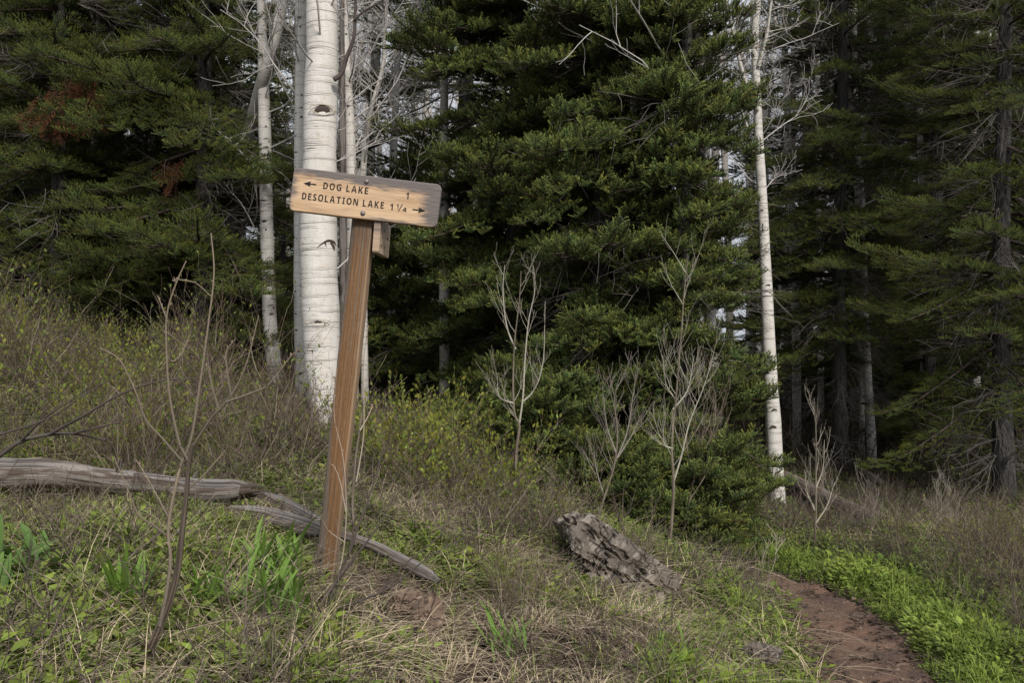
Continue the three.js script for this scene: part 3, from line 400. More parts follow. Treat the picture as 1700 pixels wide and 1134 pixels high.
aspSpots.forEach(([px, d], k) => { const o = k < 3 ? farAspen[k] : copyOf(farAspen[k % 3]); tag(o, 'bare grey aspen with fine twigs ' + zone(px), 'tree', 'background aspens ' + zone(px)); o.position.copy(onGround(px, d)); o.position.y -= 0.05; o.rotation.y = k * 1.7; const s = 0.8 + 0.45 * h3(k, 5, 2); o.scale.set(s, s, s); });
{ // the wood beyond reads as one mass
  const R = rng(31), ms = [], cs = [], g = new G(); g.tube([V(0, 0, 0), V(0, 12, 0)], [0.16, 0.02], 5, [0.12, 0.1, 0.085], { cap: false });
  for (let k = 0; k < 420; k++) { const y = 1 + 11 * Math.pow(R(), 1.15), az = R() * 6.28, L = 2.1 * (1 - y / 12.4) * (0.5 + 0.6 * R()) + 0.15, e = V(Math.cos(az), -0.2 + 0.3 * R(), Math.sin(az)), w = V(-e.z, 0.2 * (R() - 0.5), e.x).multiplyScalar(0.16 + 0.12 * R()), p = V(e.x * L * 0.25, y, e.z * L * 0.25), q = V(e.x * L, y + e.y * L, e.z * L); const c = mix3(NEEDLE, TIP, R() * 0.4); g.tri(V().copy(p).sub(w), V().copy(p).add(w), q, c); }
  for (let k = 0; k < 260; k++) { const a = (R() - 0.5) * 2.2, r = 50 + 120 * R(), x = Math.sin(a) * r, z = -Math.cos(a) * r; const gpx = 850 + FPX * Math.tan(a); if ((gpx > 1120 && gpx < 1345 && R() < 0.97) || (gpx > 560 && gpx < 720 && R() < 0.9)) continue; const s = 0.8 + 0.5 * R(); ms.push(new THREE.Matrix4().compose(V(x, groundY(x, z) - 0.1, z), new THREE.Quaternion().setFromAxisAngle(V(0, 1, 0), R() * 6), V(s, s, s))); const f = 0.7 + 0.6 * R(); cs.push([f, f, f]); }
  tag(inst('far_forest', g.geo(), M.needle, ms, cs, scene), 'mass of dark conifers far back in the wood', 'forest');
}

// ---------------------------------------------------------------- the trail signpost
{
  const sign = thing('trail_signpost', 'leaning wooden trail signpost with a routed two line board', 'sign'); const D = 4.1, foot = at(545, 1000, D); sign.position.copy(foot);
  const loc = (px, py, d = D) => at(px, py, d).sub(foot), mm = D / FPX;
  // post: squared timber with a waney, weathered left corner
  const rows = 40, top = loc(602, 352), base = loc(527, 1030), p = [], uv = [], cl = [], idx = [], ring_ = 16, R = rng(2);
  for (let k = 0; k <= rows; k++) {
    const t = k / rows, c = V().lerpVectors(base, top, t), w = mix(0.043, 0.0455, t), wane = 0.016 + 0.018 * sstep(0.55, 0.15, t) + 0.006 * Math.sin(t * 9) + 0.012 * fbm(t * 7, 3, 0, 3), bow = 0.006 * Math.sin(t * Math.PI);
    const shape = [[-w + wane, w], [-w + wane * 0.45, w - wane * 0.18], [-w + wane * 0.12, w - wane * 0.55], [-w, w - wane * 1.1], [-w, 0], [-w, -w + 0.003], [-w + 0.003, -w], [0, -w], [w - 0.003, -w], [w, -w + 0.003], [w, 0], [w, w - 0.004], [w - 0.0012, w - 0.0012], [w - 0.004, w], [w * 0.4, w], [0, w]];
    shape.forEach(([x, z], j) => { const q = 0.0012 * (fbm(j * 3.1, t * 30, 2, 2) - 0.5); p.push(c.x + x + bow + q, c.y, c.z + z - 0.045 + q); uv.push(j === 0 ? 0 : j <= 5 ? 0.5 + 0.08 * j : j >= 11 ? (x + 0.05) / 0.1 * 0.5 : 0.4 - 0.03 * j, t * 1.55); });
  }
  for (let k = 0; k < rows; k++) for (let j = 0; j < ring_; j++) { const a = k * ring_ + j, b = k * ring_ + (j + 1) % ring_; idx.push(a, b, a + ring_, b, b + ring_, a + ring_); }
  for (let j = 1; j < ring_ - 1; j++) idx.push(rows * ring_, rows * ring_ + j + 1, rows * ring_ + j);
  let g = new THREE.BufferGeometry(); g.setAttribute('position', new THREE.Float32BufferAttribute(p, 3)); g.setAttribute('uv', new THREE.Float32BufferAttribute(uv.map((x) => x), 2)); g.setIndex(idx); 
  // texture by own position: brown heartwood, grey weathered wane
  const X = (i) => p[i * 3], uv2 = []; for (let i = 0; i < p.length / 3; i++) { const row = Math.floor(i / ring_), c = V().lerpVectors(base, top, row / rows), x = p[i * 3] - c.x, z = p[i * 3 + 2] - c.z + 0.045; const j = i % ring_; const per = j <= 3 ? -x : x; uv2.push(clamp((x + 0.045) / 0.09, 0.002, 0.998) * 0.6 + (z < 0 && x > 0.03 ? 0.2 : 0), row / rows); }
  g.setAttribute('uv', new THREE.Float32BufferAttribute(uv2, 2)); g = toCreasedNormals(g, 0.6);
  const postTex = colourAndBump(256, 1024, (u, v) => { const x = u / 0.6, y = v * 1.55, gr = fbm(x * 34 + fbm(x * 3, y * 1.2, 4, 3) * 3, y * 1.3, 1, 4), f = fbm(x * 90, y * 9, 2, 3), fl = sstep(0.62, 0.7, fbm(x * 40, y * 40, 9, 2)); const edge = 0.2 + 0.34 * sstep(0.9, 0.25, y) * (0.6 + 0.4 * fbm(y * 2.5, 1, 0, 3)) + 0.05 * Math.sin(y * 6) + 0.08 * (fbm(y * 7, 2, 0, 3) - 0.5), gy = sstep(edge + 0.03, edge - 0.03, x); let c = mix3([0.075, 0.036, 0.013], [0.225, 0.115, 0.044], clamp(gr * 1.2 - 0.1)); c = mix3(c, [0.3, 0.2, 0.12], sstep(0.93, 0.98, x) * 0.8); c = mix3(c, mix3([0.085, 0.062, 0.045], [0.17, 0.125, 0.09], f), gy); c = mix3(c, [0.08, 0.06, 0.045], sstep(1.35, 1.5, y + 0.15 * (f - 0.5)) * 0.55); const crk = sstep(0.012, 0.004, Math.abs(x - 0.62 - 0.05 * (fbm(y * 2, 5, 1, 3) - 0.5) - 0.02)) * sstep(0.4, 0.55, fbm(y * 3, 8, 2, 2)) + sstep(0.01, 0.003, Math.abs(x - 0.42 - 0.06 * (fbm(y * 2.4, 9, 1, 3) - 0.5))) * sstep(0.45, 0.55, fbm(y * 2.2, 18, 2, 2)); c = mix3(c, [0.02, 0.012, 0.008], clamp(crk) * 0.9); c = mix3(c, [0.16, 0.13, 0.1], sstep(0.5, 0.75, fbm(x * 9, y * 1.6, 14, 4)) * 0.5); c = mix3(c, [0.06, 0.042, 0.03], sstep(0.32, 0.05, y + 0.3 * (fbm(x * 6, y * 9, 15, 4) - 0.5)) * 0.55); c = mix3(c, [0.34, 0.27, 0.2], fl * 0.15); return [...c, gr * 0.5 + f * 0.3]; });
  put('post', g, new THREE.MeshStandardMaterial({ ...postTex, bumpScale: 0.003, roughness: 0.85 }), sign);
  // board
  const ang = -Math.atan2(29, 243), W = 245 * mm, H = 72 * mm, T = 0.04, board = new THREE.Group(); board.name = 'sign_board'; board.position.copy(loc(608, 329, D - 0.012)); board.rotation.set(-0.02, 0, ang); sign.add(board);
  const sh = new THREE.Shape(), rc = 0.02, hw = W / 2 - 0.004, hh = H / 2 - 0.004; sh.moveTo(-hw + rc, -hh); sh.lineTo(hw - rc, -hh); sh.quadraticCurveTo(hw, -hh, hw, -hh + rc); sh.lineTo(hw, hh - rc); sh.quadraticCurveTo(hw, hh, hw - rc, hh); sh.lineTo(-hw + rc, hh); sh.quadraticCurveTo(-hw, hh, -hw, hh - rc); sh.lineTo(-hw, -hh + rc); sh.quadraticCurveTo(-hw, -hh, -hw + rc, -hh);
  const bg = new THREE.ExtrudeGeometry(sh, { depth: T - 0.008, bevelEnabled: true, bevelThickness: 0.004, bevelSize: 0.004, bevelSegments: 3, curveSegments: 8 }); bg.translate(0, 0, -T / 2 + 0.004);
  { const P = bg.attributes.position, U = bg.attributes.uv; for (let k = 0; k < P.count; k++) U.setXY(k, P.getX(k) / W * 0.98 + 0.5, clamp(P.getY(k) / H * 0.98 + 0.5 + (P.getZ(k) < T / 2 - 0.006 ? 0 : 0), 0.01, 0.99)); }
  const bt = colourAndBump(1024, 320, (u, v) => {
    const x = u * W, y = v * H, warp = fbm(x * 5, y * 9, 3, 3) * 0.05, kn = Math.exp(-(((x - 0.03) / 0.06) ** 2 + ((y - 0.1) / 0.06) ** 2)), gr = fbm(x * 6 + 3, (y + warp + kn * 0.03) * 90, 1, 4), fi = fbm(x * 18, (y + warp) * 320, 5, 3), ro = fbm(x * 22, y * 210, 6, 4);
    let c = mix3([0.38, 0.24, 0.135], [0.6, 0.435, 0.28], clamp(gr * 1.3 - 0.15)); c = c.map((q) => q * (0.82 + 0.34 * fi));
    c = mix3(c, [0.3, 0.145, 0.05], sstep(0.55, 0.75, fbm(x * 9, y * 26, 12, 3)) * 0.55 * (sstep(0.2, 0.0, x) + sstep(0.45, 0.57, x)));
    const e = (ro - 0.5) * 0.035 + (fbm(x * 9, y * 30, 8, 4) - 0.5) * 0.04, topE = sstep(0.042, 0.02, (H - y) + e - 0.012 * sstep(0.1, 0.5, x)), rightE = sstep(0.085, 0.03, (W - x) + e * 1.6 - 0.05 * sstep(0.06, 0.17, y) * (fbm(y * 40, 1, 1, 2))), leftE = sstep(0.03, 0.004, x + e), botE = sstep(0.02, 0.002, y + e) * sstep(0.28, 0.4, x);
    const w = clamp(Math.max(topE, rightE, leftE * 0.9, botE * 0.8)); c = mix3(c, mix3([0.085, 0.07, 0.065], [0.19, 0.165, 0.15], ro * 0.6 + fi * 0.4), w); return [...c, clamp(0.3 + gr * 0.4 + fi * 0.3 - w * 0.1)];
  });
  put('board', bg, new THREE.MeshStandardMaterial({ ...bt, bumpScale: 0.0025, roughness: 0.85 }), board);
  // routed lettering
  const ink = new THREE.MeshStandardMaterial({ color: new THREE.Color().setRGB(0.014, 0.01, 0.008), roughness: 0.95 }), font = await new FontLoader().loadAsync('fonts/droid/droid_sans_bold.typeface.json'), thin = await new FontLoader().loadAsync('fonts/droid/droid_sans_regular.typeface.json');
  const ca = Math.cos(ang), sa = Math.sin(ang), bx = (px, py) => { const dx = (px - 608) * mm * 0.996, dy = -(py - 329) * mm * 0.996; return [dx * ca + dy * sa, -dx * sa + dy * ca]; };
  const word = (s, x0, y0, x1, y1, cap, f = font) => { const geos = []; let adv = 0; for (const ch of s) { if (ch === ' ') { adv += 0.55; continue; } const t = new TextGeometry(ch, { font: f, size: 1, depth: 0.12, curveSegments: 5, bevelEnabled: false }); t.computeBoundingBox(); const w = t.boundingBox.max.x - t.boundingBox.min.x; t.translate(adv - t.boundingBox.min.x, 0, 0); geos.push(t); adv += w + 0.3; } adv -= 0.3;
    const m = mergeGeometries(geos), [a, b] = bx(x0, y0), [c, d] = bx(x1, y1), k = Math.hypot(c - a, d - b) / adv, hgt = cap * mm; m.scale(k, hgt, 0.012); m.rotateZ(Math.atan2(d - b, c - a)); m.translate(a, b, T / 2 - 0.0007); put('lettering', m, ink, board); };
  word('DOG LAKE', 538, 315, 612, 324, 11.2); word('1', 674.6, 331.7, 679, 332.2, 10.8); word('DESOLATION LAKE', 503, 332, 638, 348, 11.2); word('1', 648.4, 350, 653, 350.5, 10.8); word('1', 659.4, 347.6, 662.4, 347.9, 7.4); word('4', 669.2, 352.8, 675.8, 353.5, 7.4);
  { const [a, b] = bx(662.5, 352.5), [c, d] = bx(669.5, 340.5), s = new THREE.BoxGeometry(Math.hypot(c - a, d - b), 0.0035, 0.0016); s.rotateZ(Math.atan2(d - b, c - a)); s.translate((a + c) / 2, (b + d) / 2, T / 2); put('lettering', s, ink, board); }
  const arrow = (x0, y0, x1, y1) => { const [a, b] = bx(x0, y0), [c, d] = bx(x1, y1), L = Math.hypot(c - a, d - b), s = new THREE.Shape(), hd = L * 0.52, w = 0.012, q = 0.0028; s.moveTo(0, -q); s.lineTo(L - hd, -q); s.lineTo(L - hd - 0.003, -w); s.quadraticCurveTo(L - hd * 0.4, -w * 0.35, L, 0); s.quadraticCurveTo(L - hd * 0.4, w * 0.35, L - hd - 0.003, w); s.lineTo(L - hd, q); s.lineTo(0, q); const e = new THREE.ExtrudeGeometry(s, { depth: 0.0014, bevelEnabled: false }); e.rotateZ(Math.atan2(d - b, c - a)); e.translate(a, b, T / 2 - 0.0007); put('arrow', e, ink, board); };
  arrow(527, 308, 505.5, 305.6); arrow(686, 349.3, 708, 351.8);
  // carriage bolts
  const steel = new THREE.MeshStandardMaterial({ color: new THREE.Color().setRGB(0.2, 0.18, 0.17), metalness: 0.7, roughness: 0.6 });
  for (const [px, py] of [[610, 303], [604, 355.5]]) { const [a, b] = bx(px, py), s = new THREE.LatheGeometry([[0, 0.0075], [0.004, 0.007], [0.008, 0.0048], [0.0105, 0.0012], [0.0108, -0.002], [0, -0.002]].map(([x, y]) => new THREE.Vector2(x, y)), 20); s.rotateX(Math.PI / 2); s.translate(a, b, T / 2); put('bolt', s, steel, board); }
  // second board, fixed to the right flank of the post and seen edge on
  const side = new THREE.Group(); side.name = 'side_board'; side.position.copy(loc(621, 392, D)).add(V(0.006, 0, -0.11)); side.rotation.set(0, -0.03, ang * 0.6); sign.add(side);
  const sb = new THREE.Shape(), a2 = 0.13, b2 = 0.069, c2 = 0.014; sb.moveTo(-a2 + c2, -b2); sb.lineTo(a2 - c2, -b2); sb.quadraticCurveTo(a2, -b2, a2, -b2 + c2); sb.lineTo(a2, b2 - c2); sb.quadraticCurveTo(a2, b2, a2 - c2, b2); sb.lineTo(-a2 + c2, b2); sb.quadraticCurveTo(-a2, b2, -a2, b2 - c2); sb.lineTo(-a2, -b2 + c2); sb.quadraticCurveTo(-a2, -b2, -a2 + c2, -b2);
  const sg = new THREE.ExtrudeGeometry(sb, { depth: 0.024, bevelEnabled: true, bevelThickness: 0.002, bevelSize: 0.002, bevelSegments: 2 }); { const P = sg.attributes.position, U = sg.attributes.uv; for (let k = 0; k < P.count; k++) U.setXY(k, clamp(P.getX(k) / 0.28 + 0.5, 0.01, 0.99), clamp(P.getY(k) / 0.145 + 0.5, 0.01, 0.99)); } sg.rotateY(Math.PI / 2);
  const st = colourAndBump(512, 256, (u, v) => { const gr = fbm(u * 3, v * 22 + fbm(u * 3, v * 3, 2, 2), 4, 4), ro = fbm(u * 30, v * 30, 5, 3), w = sstep(0.45, 0.8, v + (ro - 0.5) * 0.5) * 0.8 + sstep(0.93, 0.98, Math.max(Math.abs(u - 0.5) * 2, Math.abs(v - 0.5) * 2)) * 0.6, cr = sstep(0.02, 0.0, Math.abs(u - 0.52 + 0.05 * fbm(v * 3, 1, 1, 2))) + sstep(0.025, 0, Math.abs(v - 0.52 - 0.1 * (fbm(u * 4, 2, 2, 2) - 0.5))) * sstep(0.4, 0.6, u); let c = mix3([0.3, 0.2, 0.13], [0.5, 0.38, 0.27], gr); c = mix3(c, [0.15, 0.12, 0.105], clamp(w)); c = mix3(c, [0.05, 0.03, 0.02], clamp(cr) * 0.7); return [...c, gr * 0.6 + ro * 0.2]; });
  put('board', sg, new THREE.MeshStandardMaterial({ ...st, bumpScale: 0.003, roughness: 0.9 }), side);
  for (const [y, z] of [[0.035, 0.03], [-0.035, 0.01], [0.012, -0.06], [-0.03, 0.085]]) { const s = new THREE.SphereGeometry(0.007, 12, 8); s.scale(0.5, 1, 1); s.translate(0.027, y, z); put('screw', s, steel, side); }
}

// ---------------------------------------------------------------- logs and rocks
function log(name, label, pix, rads, mat, seed, o = {}) {
  const t = thing(name, label, 'log'), g = new G(), pts = spline(pix.map(([x, y, d]) => at(x, y, d)), 44), c0 = pts[0].clone(); t.position.copy(c0); const loc = pts.map((p) => p.clone().sub(c0));
  const rr = (s) => { const x = s * (rads.length - 1), k = Math.min(rads.length - 2, Math.floor(x)); return mix(rads[k], rads[k + 1], x - k); };
  let total = seed; for (let k = 1; k < loc.length; k++) total += loc[k].distanceTo(loc[k - 1]);
  g.tube(loc, (s) => rr(s), 26, [1, 1, 1], { v0: seed, bump: (a, l) => 0.34 * (fbm(Math.cos(a) * 1.3 + seed, Math.sin(a) * 1.3, l * 5, 4) - 0.5) + (o.rough ?? 0.06) * (fbm(Math.cos(a) * 6 + seed, Math.sin(a) * 6, l * 2, 3) - 0.5) - sstep(0.16 * fbm(Math.cos(a) * 4.5 + seed, Math.sin(a) * 4.5, 2, 3) + 0.004, 0, total - l) * 0.55 }); put('log', g.geo(), mat, t);
  for (const [s, az, L, r0] of o.stubs ?? []) { const k = Math.floor(s * 43), d = V(0, Math.sin(az), Math.cos(az)).add(V(0.4, 0, 0)).normalize(), b = new G(); b.tube([loc[k], V().copy(loc[k]).addScaledVector(d, L * 0.6), V().copy(loc[k]).addScaledVector(d, L).add(V(0, 0.01, 0))], [r0, r0 * 0.7, r0 * 0.35], 7, [1, 1, 1]); put('branch_stub', b.geo(), mat, t); }
  if (o.splinters) { const R = rng(seed + 5), e = loc[43], d = V().subVectors(loc[43], loc[40]).normalize(), rE = rads[rads.length - 1]; for (let k = 0; k < o.splinters; k++) { const a = k / o.splinters * 6.28 + R(), q = rE * (0.45 + 0.4 * R()), p = V(0, Math.sin(a) * q, Math.cos(a) * q).add(e).addScaledVector(d, -0.02), b = new G(); b.tube([p, V().copy(p).addScaledVector(d, 0.03 + 0.03 * R()), V().copy(p).addScaledVector(d, 0.05 + 0.07 * R()).add(V(0, (R() - 0.5) * 0.02, 0))], [0.018, 0.013, 0.002], 5, [1, 1, 1]); put('splinter', b.geo(), M.rotWood, t); } }
  return t;
}
log('fallen_log', 'thick weathered grey fallen log with a dark broken end, left of the post', [[-120, 785, 5.0], [0, 787, 5.15], [90, 787, 5.2], [180, 799, 5.25], [270, 808, 5.25], [350, 816, 5.2], [418, 812, 5.2]], [0.085, 0.082, 0.073, 0.066, 0.06, 0.056, 0.05], M.deadWood, 1, { rough: 0.55, splinters: 9, stubs: [[0.55, 1.2, 0.13, 0.025], [0.78, 2.2, 0.1, 0.02]] });
log('fallen_log', 'splintered grey log running down from the broken log end behind the post', [[438, 826, 5.45], [462, 836, 5.35], [495, 852, 5.2], [535, 873, 5.1], [575, 893, 5.0]], [0.034, 0.042, 0.042, 0.036, 0.028], M.deadWood, 5, { rough: 0.7 });
log('fallen_log', 'lower grey split log lying left of the post foot', [[385, 852, 4.95], [430, 856, 4.9], [480, 868, 4.8], [545, 886, 4.7]], [0.036, 0.044, 0.046, 0.034], M.deadWood, 9, { rough: 0.7 });
log('fallen_log', 'thin pale log end lying on the grass right of the post', [[560, 885, 4.75], [620, 907, 4.7], [665, 931, 4.65], [702, 950, 4.6], [728, 966, 4.55]], [0.02, 0.024, 0.028, 0.029, 0.026], M.deadWood, 13, { rough: 0.6 });
log('fallen_log', 'long brown rotting log on the slope behind the lone white aspen', [[1205, 762, 13.9], [1235, 768, 13.3], [1300, 797, 11.7], [1360, 826, 10.4], [1405, 845, 9.7], [1447, 864, 9.1]], [0.08, 0.11, 0.11, 0.1, 0.085, 0.08], M.rotWood, 17, { rough: 0.35, stubs: [[0.3, 1.5, 0.3, 0.03], [0.62, 1.9, 0.25, 0.03]] });
log('fallen_log', 'small brown log end beside the bare brown lower trunk', [[1412, 772, 13.2], [1440, 790, 12.2], [1462, 804, 11.5]], [0.05, 0.055, 0.05], M.rotWood, 21, { rough: 0.3 });
{ const b = thing('fallen_branch', 'dark arching dead branch above the grey log at the left edge', 'branch'), g = new G(); const T = (pix, r) => g.tube(spline(pix.map(([x, y, d]) => at(x, y, d)), 22), (t) => r * (1 - 0.7 * t), 6, [0.075, 0.062, 0.055]); T([[-60, 790, 4.7], [0, 757, 4.7], [35, 733, 4.7], [81, 722, 4.75], [123, 720, 4.8], [176, 731, 4.85]], 0.014); T([[81, 722, 4.75], [140, 690, 4.7], [200, 655, 4.7], [270, 632, 4.7], [340, 628, 4.8]], 0.008); T([[123, 720, 4.8], [180, 706, 4.75], [250, 690, 4.7]], 0.006); T([[35, 733, 4.7], [80, 690, 4.6], [150, 640, 4.6], [180, 590, 4.6]], 0.006); T([[-10, 725, 4.5], [80, 695, 4.5], [150, 650, 4.5], [230, 600, 4.5]], 0.005); put('wood', g.geo(), M.twig, b); }
function rock(name, label, pos, size, rot, mat, seed, detail = 20, rough = 0.3) {
  let g = mergeVertices(new THREE.IcosahedronGeometry(1, detail).deleteAttribute('uv').deleteAttribute('normal')); const P = g.attributes.position, R = rng(seed), planes = []; for (let k = 0; k < 13; k++) planes.push([V(R() - 0.5, R() - 0.5, R() - 0.5).normalize(), 0.62 + 0.3 * R()]);
  const uv = []; for (let k = 0; k < P.count; k++) { const v = V().fromBufferAttribute(P, k); for (const [n, d] of planes) { const e = v.dot(n) - d; if (e > 0) v.addScaledVector(n, -e * 0.92); } const f = 1 + rough * (fbm(v.x * 2 + seed, v.y * 3, v.z * 2, 5) - 0.5) - rough * 0.5 * sstep(0.06, 0, Math.abs(fbm(v.x * 2.5 + seed, v.y * 2.8, v.z * 2.5 + 4, 4) - 0.5)); v.multiplyScalar(f); P.setXYZ(k, v.x * size[0], v.y * size[1], v.z * size[2]); uv.push((v.x * size[0] + v.z * size[2] * 0.5) * 2, (v.y * size[1] + v.z * size[2] * 0.4) * 2); }
  g.setAttribute('uv', new THREE.Float32BufferAttribute(uv, 2)); g.computeVertexNormals(); g = toCreasedNormals(g, 0.85);
  const m = put(name, g, mat, scene); m.position.copy(pos); m.rotation.set(...rot); return tag(m, label, 'rock');
}
rock('boulder', 'big grey lichen spotted boulder sloping down toward the trail', at(1050, 962, 5.55), [0.55, 0.25, 0.34], [0.1, 0.2, -0.64], M.rock, 26, 36, 0.34);
rock('stone', 'flat grey brown stone in the grass beside the trail at the bottom', at(1264, 1088, 4.6), [0.125, 0.065, 0.09], [0.1, 0.4, -0.08], M.rock, 9);
rock('stone', 'reddish brown upright stone on the dark bank below the post', at(708, 1026, 3.95), [0.065, 0.11, 0.07], [0.1, 0.5, -0.15], M.stone, 12);
rock('stone', 'crumbly reddish stone tucked behind the upright one', at(672, 1005, 4.1), [0.09, 0.06, 0.07], [0, 0.2, 0.1], M.stone, 15, 20, 0.5);
rock('stone', 'flat pinkish stone in the grass left of the post', at(385, 960, 4.3), [0.075, 0.045, 0.06], [0.3, 0.6, -0.3], M.stone, 18);
rock('stone', 'small brown stone against the left side of the post foot', at(508, 948, 4.25), [0.055, 0.05, 0.05], [0, 0.3, 0.2], M.stone, 21);
rock('stone', 'half buried pale stone in the grass below the boulder', at(1165, 1078, 4.9), [0.09, 0.05, 0.07], [0, 0.8, -0.2], M.stone, 24);

// ---------------------------------------------------------------- saplings
function saplingFromPix(name, label, lines, colour = [0.13, 0.11, 0.085], colour2 = [0.22, 0.175, 0.125]) {
  const t = thing(name, label, 'sapling'), stem = new G(), twigs = new G(), R = rng(lines.length * 7 + 3), c0 = at(...lines[0].p[0]); t.position.copy(c0);
  lines.forEach(({ p, r0, r1 }, k) => { const pts = spline(p.map(([x, y, d]) => at(x, y, d).sub(c0)), 24); (k === 0 ? stem : twigs).tube(pts, (s) => mix(r0, r1, s), k === 0 ? 9 : 5, colour, { c2: k === 0 ? colour2 : colour2, cap: false });
    if (k) for (let q = 3; q < 24; q += 3) if (R() < 0.75) { const e = V().subVectors(pts[q + 1] ?? pts[q], pts[q - 1]).normalize(), d = V().copy(e).add(V((R() - 0.5) * 1.6, 0.2, (R() - 0.5) * 1.6)).normalize(); twigs.tube([pts[q], V().copy(pts[q]).addScaledVector(d, 0.012)], [r1 * 1.2, r1 * 1.6], 4, colour2, { cap: false }); } });
  put('stem', stem.geo(), colour[0] > 0.3 ? M.paleBark : M.saplingBark, t); put('twigs', twigs.geo(), M.twig, t, 'stuff'); return t;
}
{ const L = (r0, r1, d0, d1, ...pts) => ({ r0, r1, p: pts.map(([x, y], k) => [x, y, mix(d0, d1, k / (pts.length - 1))]) });
  saplingFromPix('sapling', 'bare forked sapling rising in front of the thick grey log on the left', [
    L(0.0155, 0.0055, 3.0, 3.1, [205, 1150], [232, 1108], [254, 1069], [282, 998], [296, 945], [303, 885], [310, 822], [315, 769], [322, 735]),
    L(0.0065, 0.004, 3.02, 3.08, [266, 1040], [277, 985], [284, 928], [280, 882], [293, 804], [301, 773]),
    L(0.005, 0.0018, 3.1, 3.1, [315, 769], [300, 740], [294, 718], [282, 655], [277, 577], [278, 521], [293, 471], [310, 433]),
    L(0.005, 0.0018, 3.1, 3.2, [300, 775], [317, 732], [331, 648], [347, 535], [356, 450], [351, 387]),
    L(0.005, 0.0018, 3.1, 3.0, [318, 745], [352, 694], [384, 658], [409, 605], [430, 524]),
    L(0.004, 0.0015, 3.0, 2.95, [375, 668], [420, 652], [444, 641], [483, 592], [500, 577]),
    L(0.004, 0.0015, 3.05, 2.95, [302, 765], [270, 728], [243, 697], [226, 651], [197, 595], [166, 577]),
    L(0.004, 0.0015, 3.08, 3.0, [284, 895], [255, 872], [233, 857], [212, 811], [190, 759]),
    L(0.004, 0.0013, 3.08, 3.15, [282, 862], [262, 825], [243, 790], [226, 762]),
    L(0.0035, 0.0013, 3.08, 3.1, [310, 815], [338, 790], [360, 765], [374, 748]),
    L(0.003, 0.0012, 3.1, 3.15, [276, 580], [285, 600], [300, 590], [316, 556]),
    L(0.003, 0.0012, 3.1, 3.1, [279, 535], [270, 510], [262, 490]), L(0.003, 0.0012, 3.1, 3.1, [295, 470], [290, 465], [325, 470], [352, 493]),
    L(0.003, 0.0012, 3.0, 3.0, [384, 658], [377, 610], [376, 585], [392, 562]), L(0.003, 0.0012, 3.0, 3.0, [365, 680], [352, 640], [348, 612], [342, 606])]);
  saplingFromPix('sapling', 'thin pale stems growing just in front of the post', [
    L(0.006, 0.003, 3.8, 3.95, [590, 905], [586, 840], [590, 770], [598, 710], [602, 680]), L(0.003, 0.0014, 3.8, 3.8, [548, 1000], [568, 930], [575, 860], [570, 760], [555, 690], [560, 610]), L(0.003, 0.0012, 3.9, 3.95, [598, 715], [612, 690], [620, 670]), L(0.0025, 0.0012, 3.8, 3.8, [575, 850], [562, 790], [552, 770]), L(0.003, 0.0014, 3.9, 3.95, [592, 800], [604, 720], [604, 600], [612, 540]), L(0.0025, 0.0012, 3.8, 3.7, [572, 900], [545, 880], [530, 850])], [0.36, 0.31, 0.25], [0.28, 0.2, 0.14]);
  saplingFromPix('sapling', 'dark twiggy shoots leaning right from the foot of the post', [
    L(0.008, 0.003, 3.7, 3.8, [518, 1050], [535, 1000], [560, 960], [580, 915], [590, 860]), L(0.006, 0.002, 3.7, 3.85, [545, 985], [590, 925], [630, 870], [665, 800]), L(0.005, 0.0016, 3.75, 3.9, [580, 920], [600, 860], [622, 800], [640, 730]), L(0.005, 0.0016, 3.7, 3.7, [560, 1010], [640, 980], [720, 920], [800, 880]), L(0.004, 0.0014, 3.8, 4.0, [590, 880], [575, 820], [570, 770]), L(0.004, 0.0014, 3.7, 3.8, [630, 985], [680, 930], [730, 890], [750, 850])], [0.07, 0.055, 0.05], [0.085, 0.07, 0.06]);
}
function saplingGrow(label, d, stems, o) { // stems: pixel lines; side shoots grown on them
  const t = thing('sapling', label, 'sapling'), c0 = at(...stems[0][0], d), R = rng(o.seed), g = new G(), b = new G(); t.position.copy(c0);
  stems.forEach((s, k) => { const pts = spline(s.map(([x, y]) => at(x, y, d + (k % 3 - 1) * 0.03).sub(c0)), 26), r = (k ? o.r * 0.6 : o.r); (k ? b : g).tube(pts, (q) => Math.max(0.0015, r * 0.68 * (1 - 0.8 * q)), 7, o.c, { cap: false });
    for (let q = k ? 6 : 9; q < 25; q++) if (R() < (o.dens ?? 0.75) * 0.8) { const e = V().subVectors(pts[q + 1], pts[q - 1]).normalize(), az = R() * 6.28, dd = e.clone().multiplyScalar(0.9).add(V(Math.cos(az), 0.1, Math.sin(az)).multiplyScalar(0.85)).normalize(); twigBranch(b, pts[q], dd, o.len * (0.4 + 0.8 * R()) * (k ? 0.7 : 1), r * 0.17, 1, R, o.c2 ?? o.c, { kink: 0.34, lift: 0.2, splay: 0.55, min: 0.0009, kids: { 1: 3 }, tip: o.tip ?? [0.2, 0.15, 0.11] }); } });
  put('stem', g.geo(), o.c[0] > 0.25 ? M.paleBark : M.saplingBark, t); put('twigs', b.geo(), M.twig, t, 'stuff'); return t;
}
const PALE = [0.36, 0.335, 0.27];
saplingGrow('bare forked sapling in front of the dark middle fir, nearest to the sign', 6.6, [[[855, 800], [858, 740], [862, 705], [855, 690], [852, 640], [855, 560], [862, 500], [865, 450]], [[862, 705], [868, 660], [872, 590], [878, 530], [888, 480], [885, 440]], [[867, 668], [885, 650], [900, 610], [905, 500]], [[853, 670], [830, 660], [825, 620]], [[856, 580], [842, 545], [835, 480], [838, 440]]], { seed: 3, r: 0.017, len: 0.3, c: PALE });
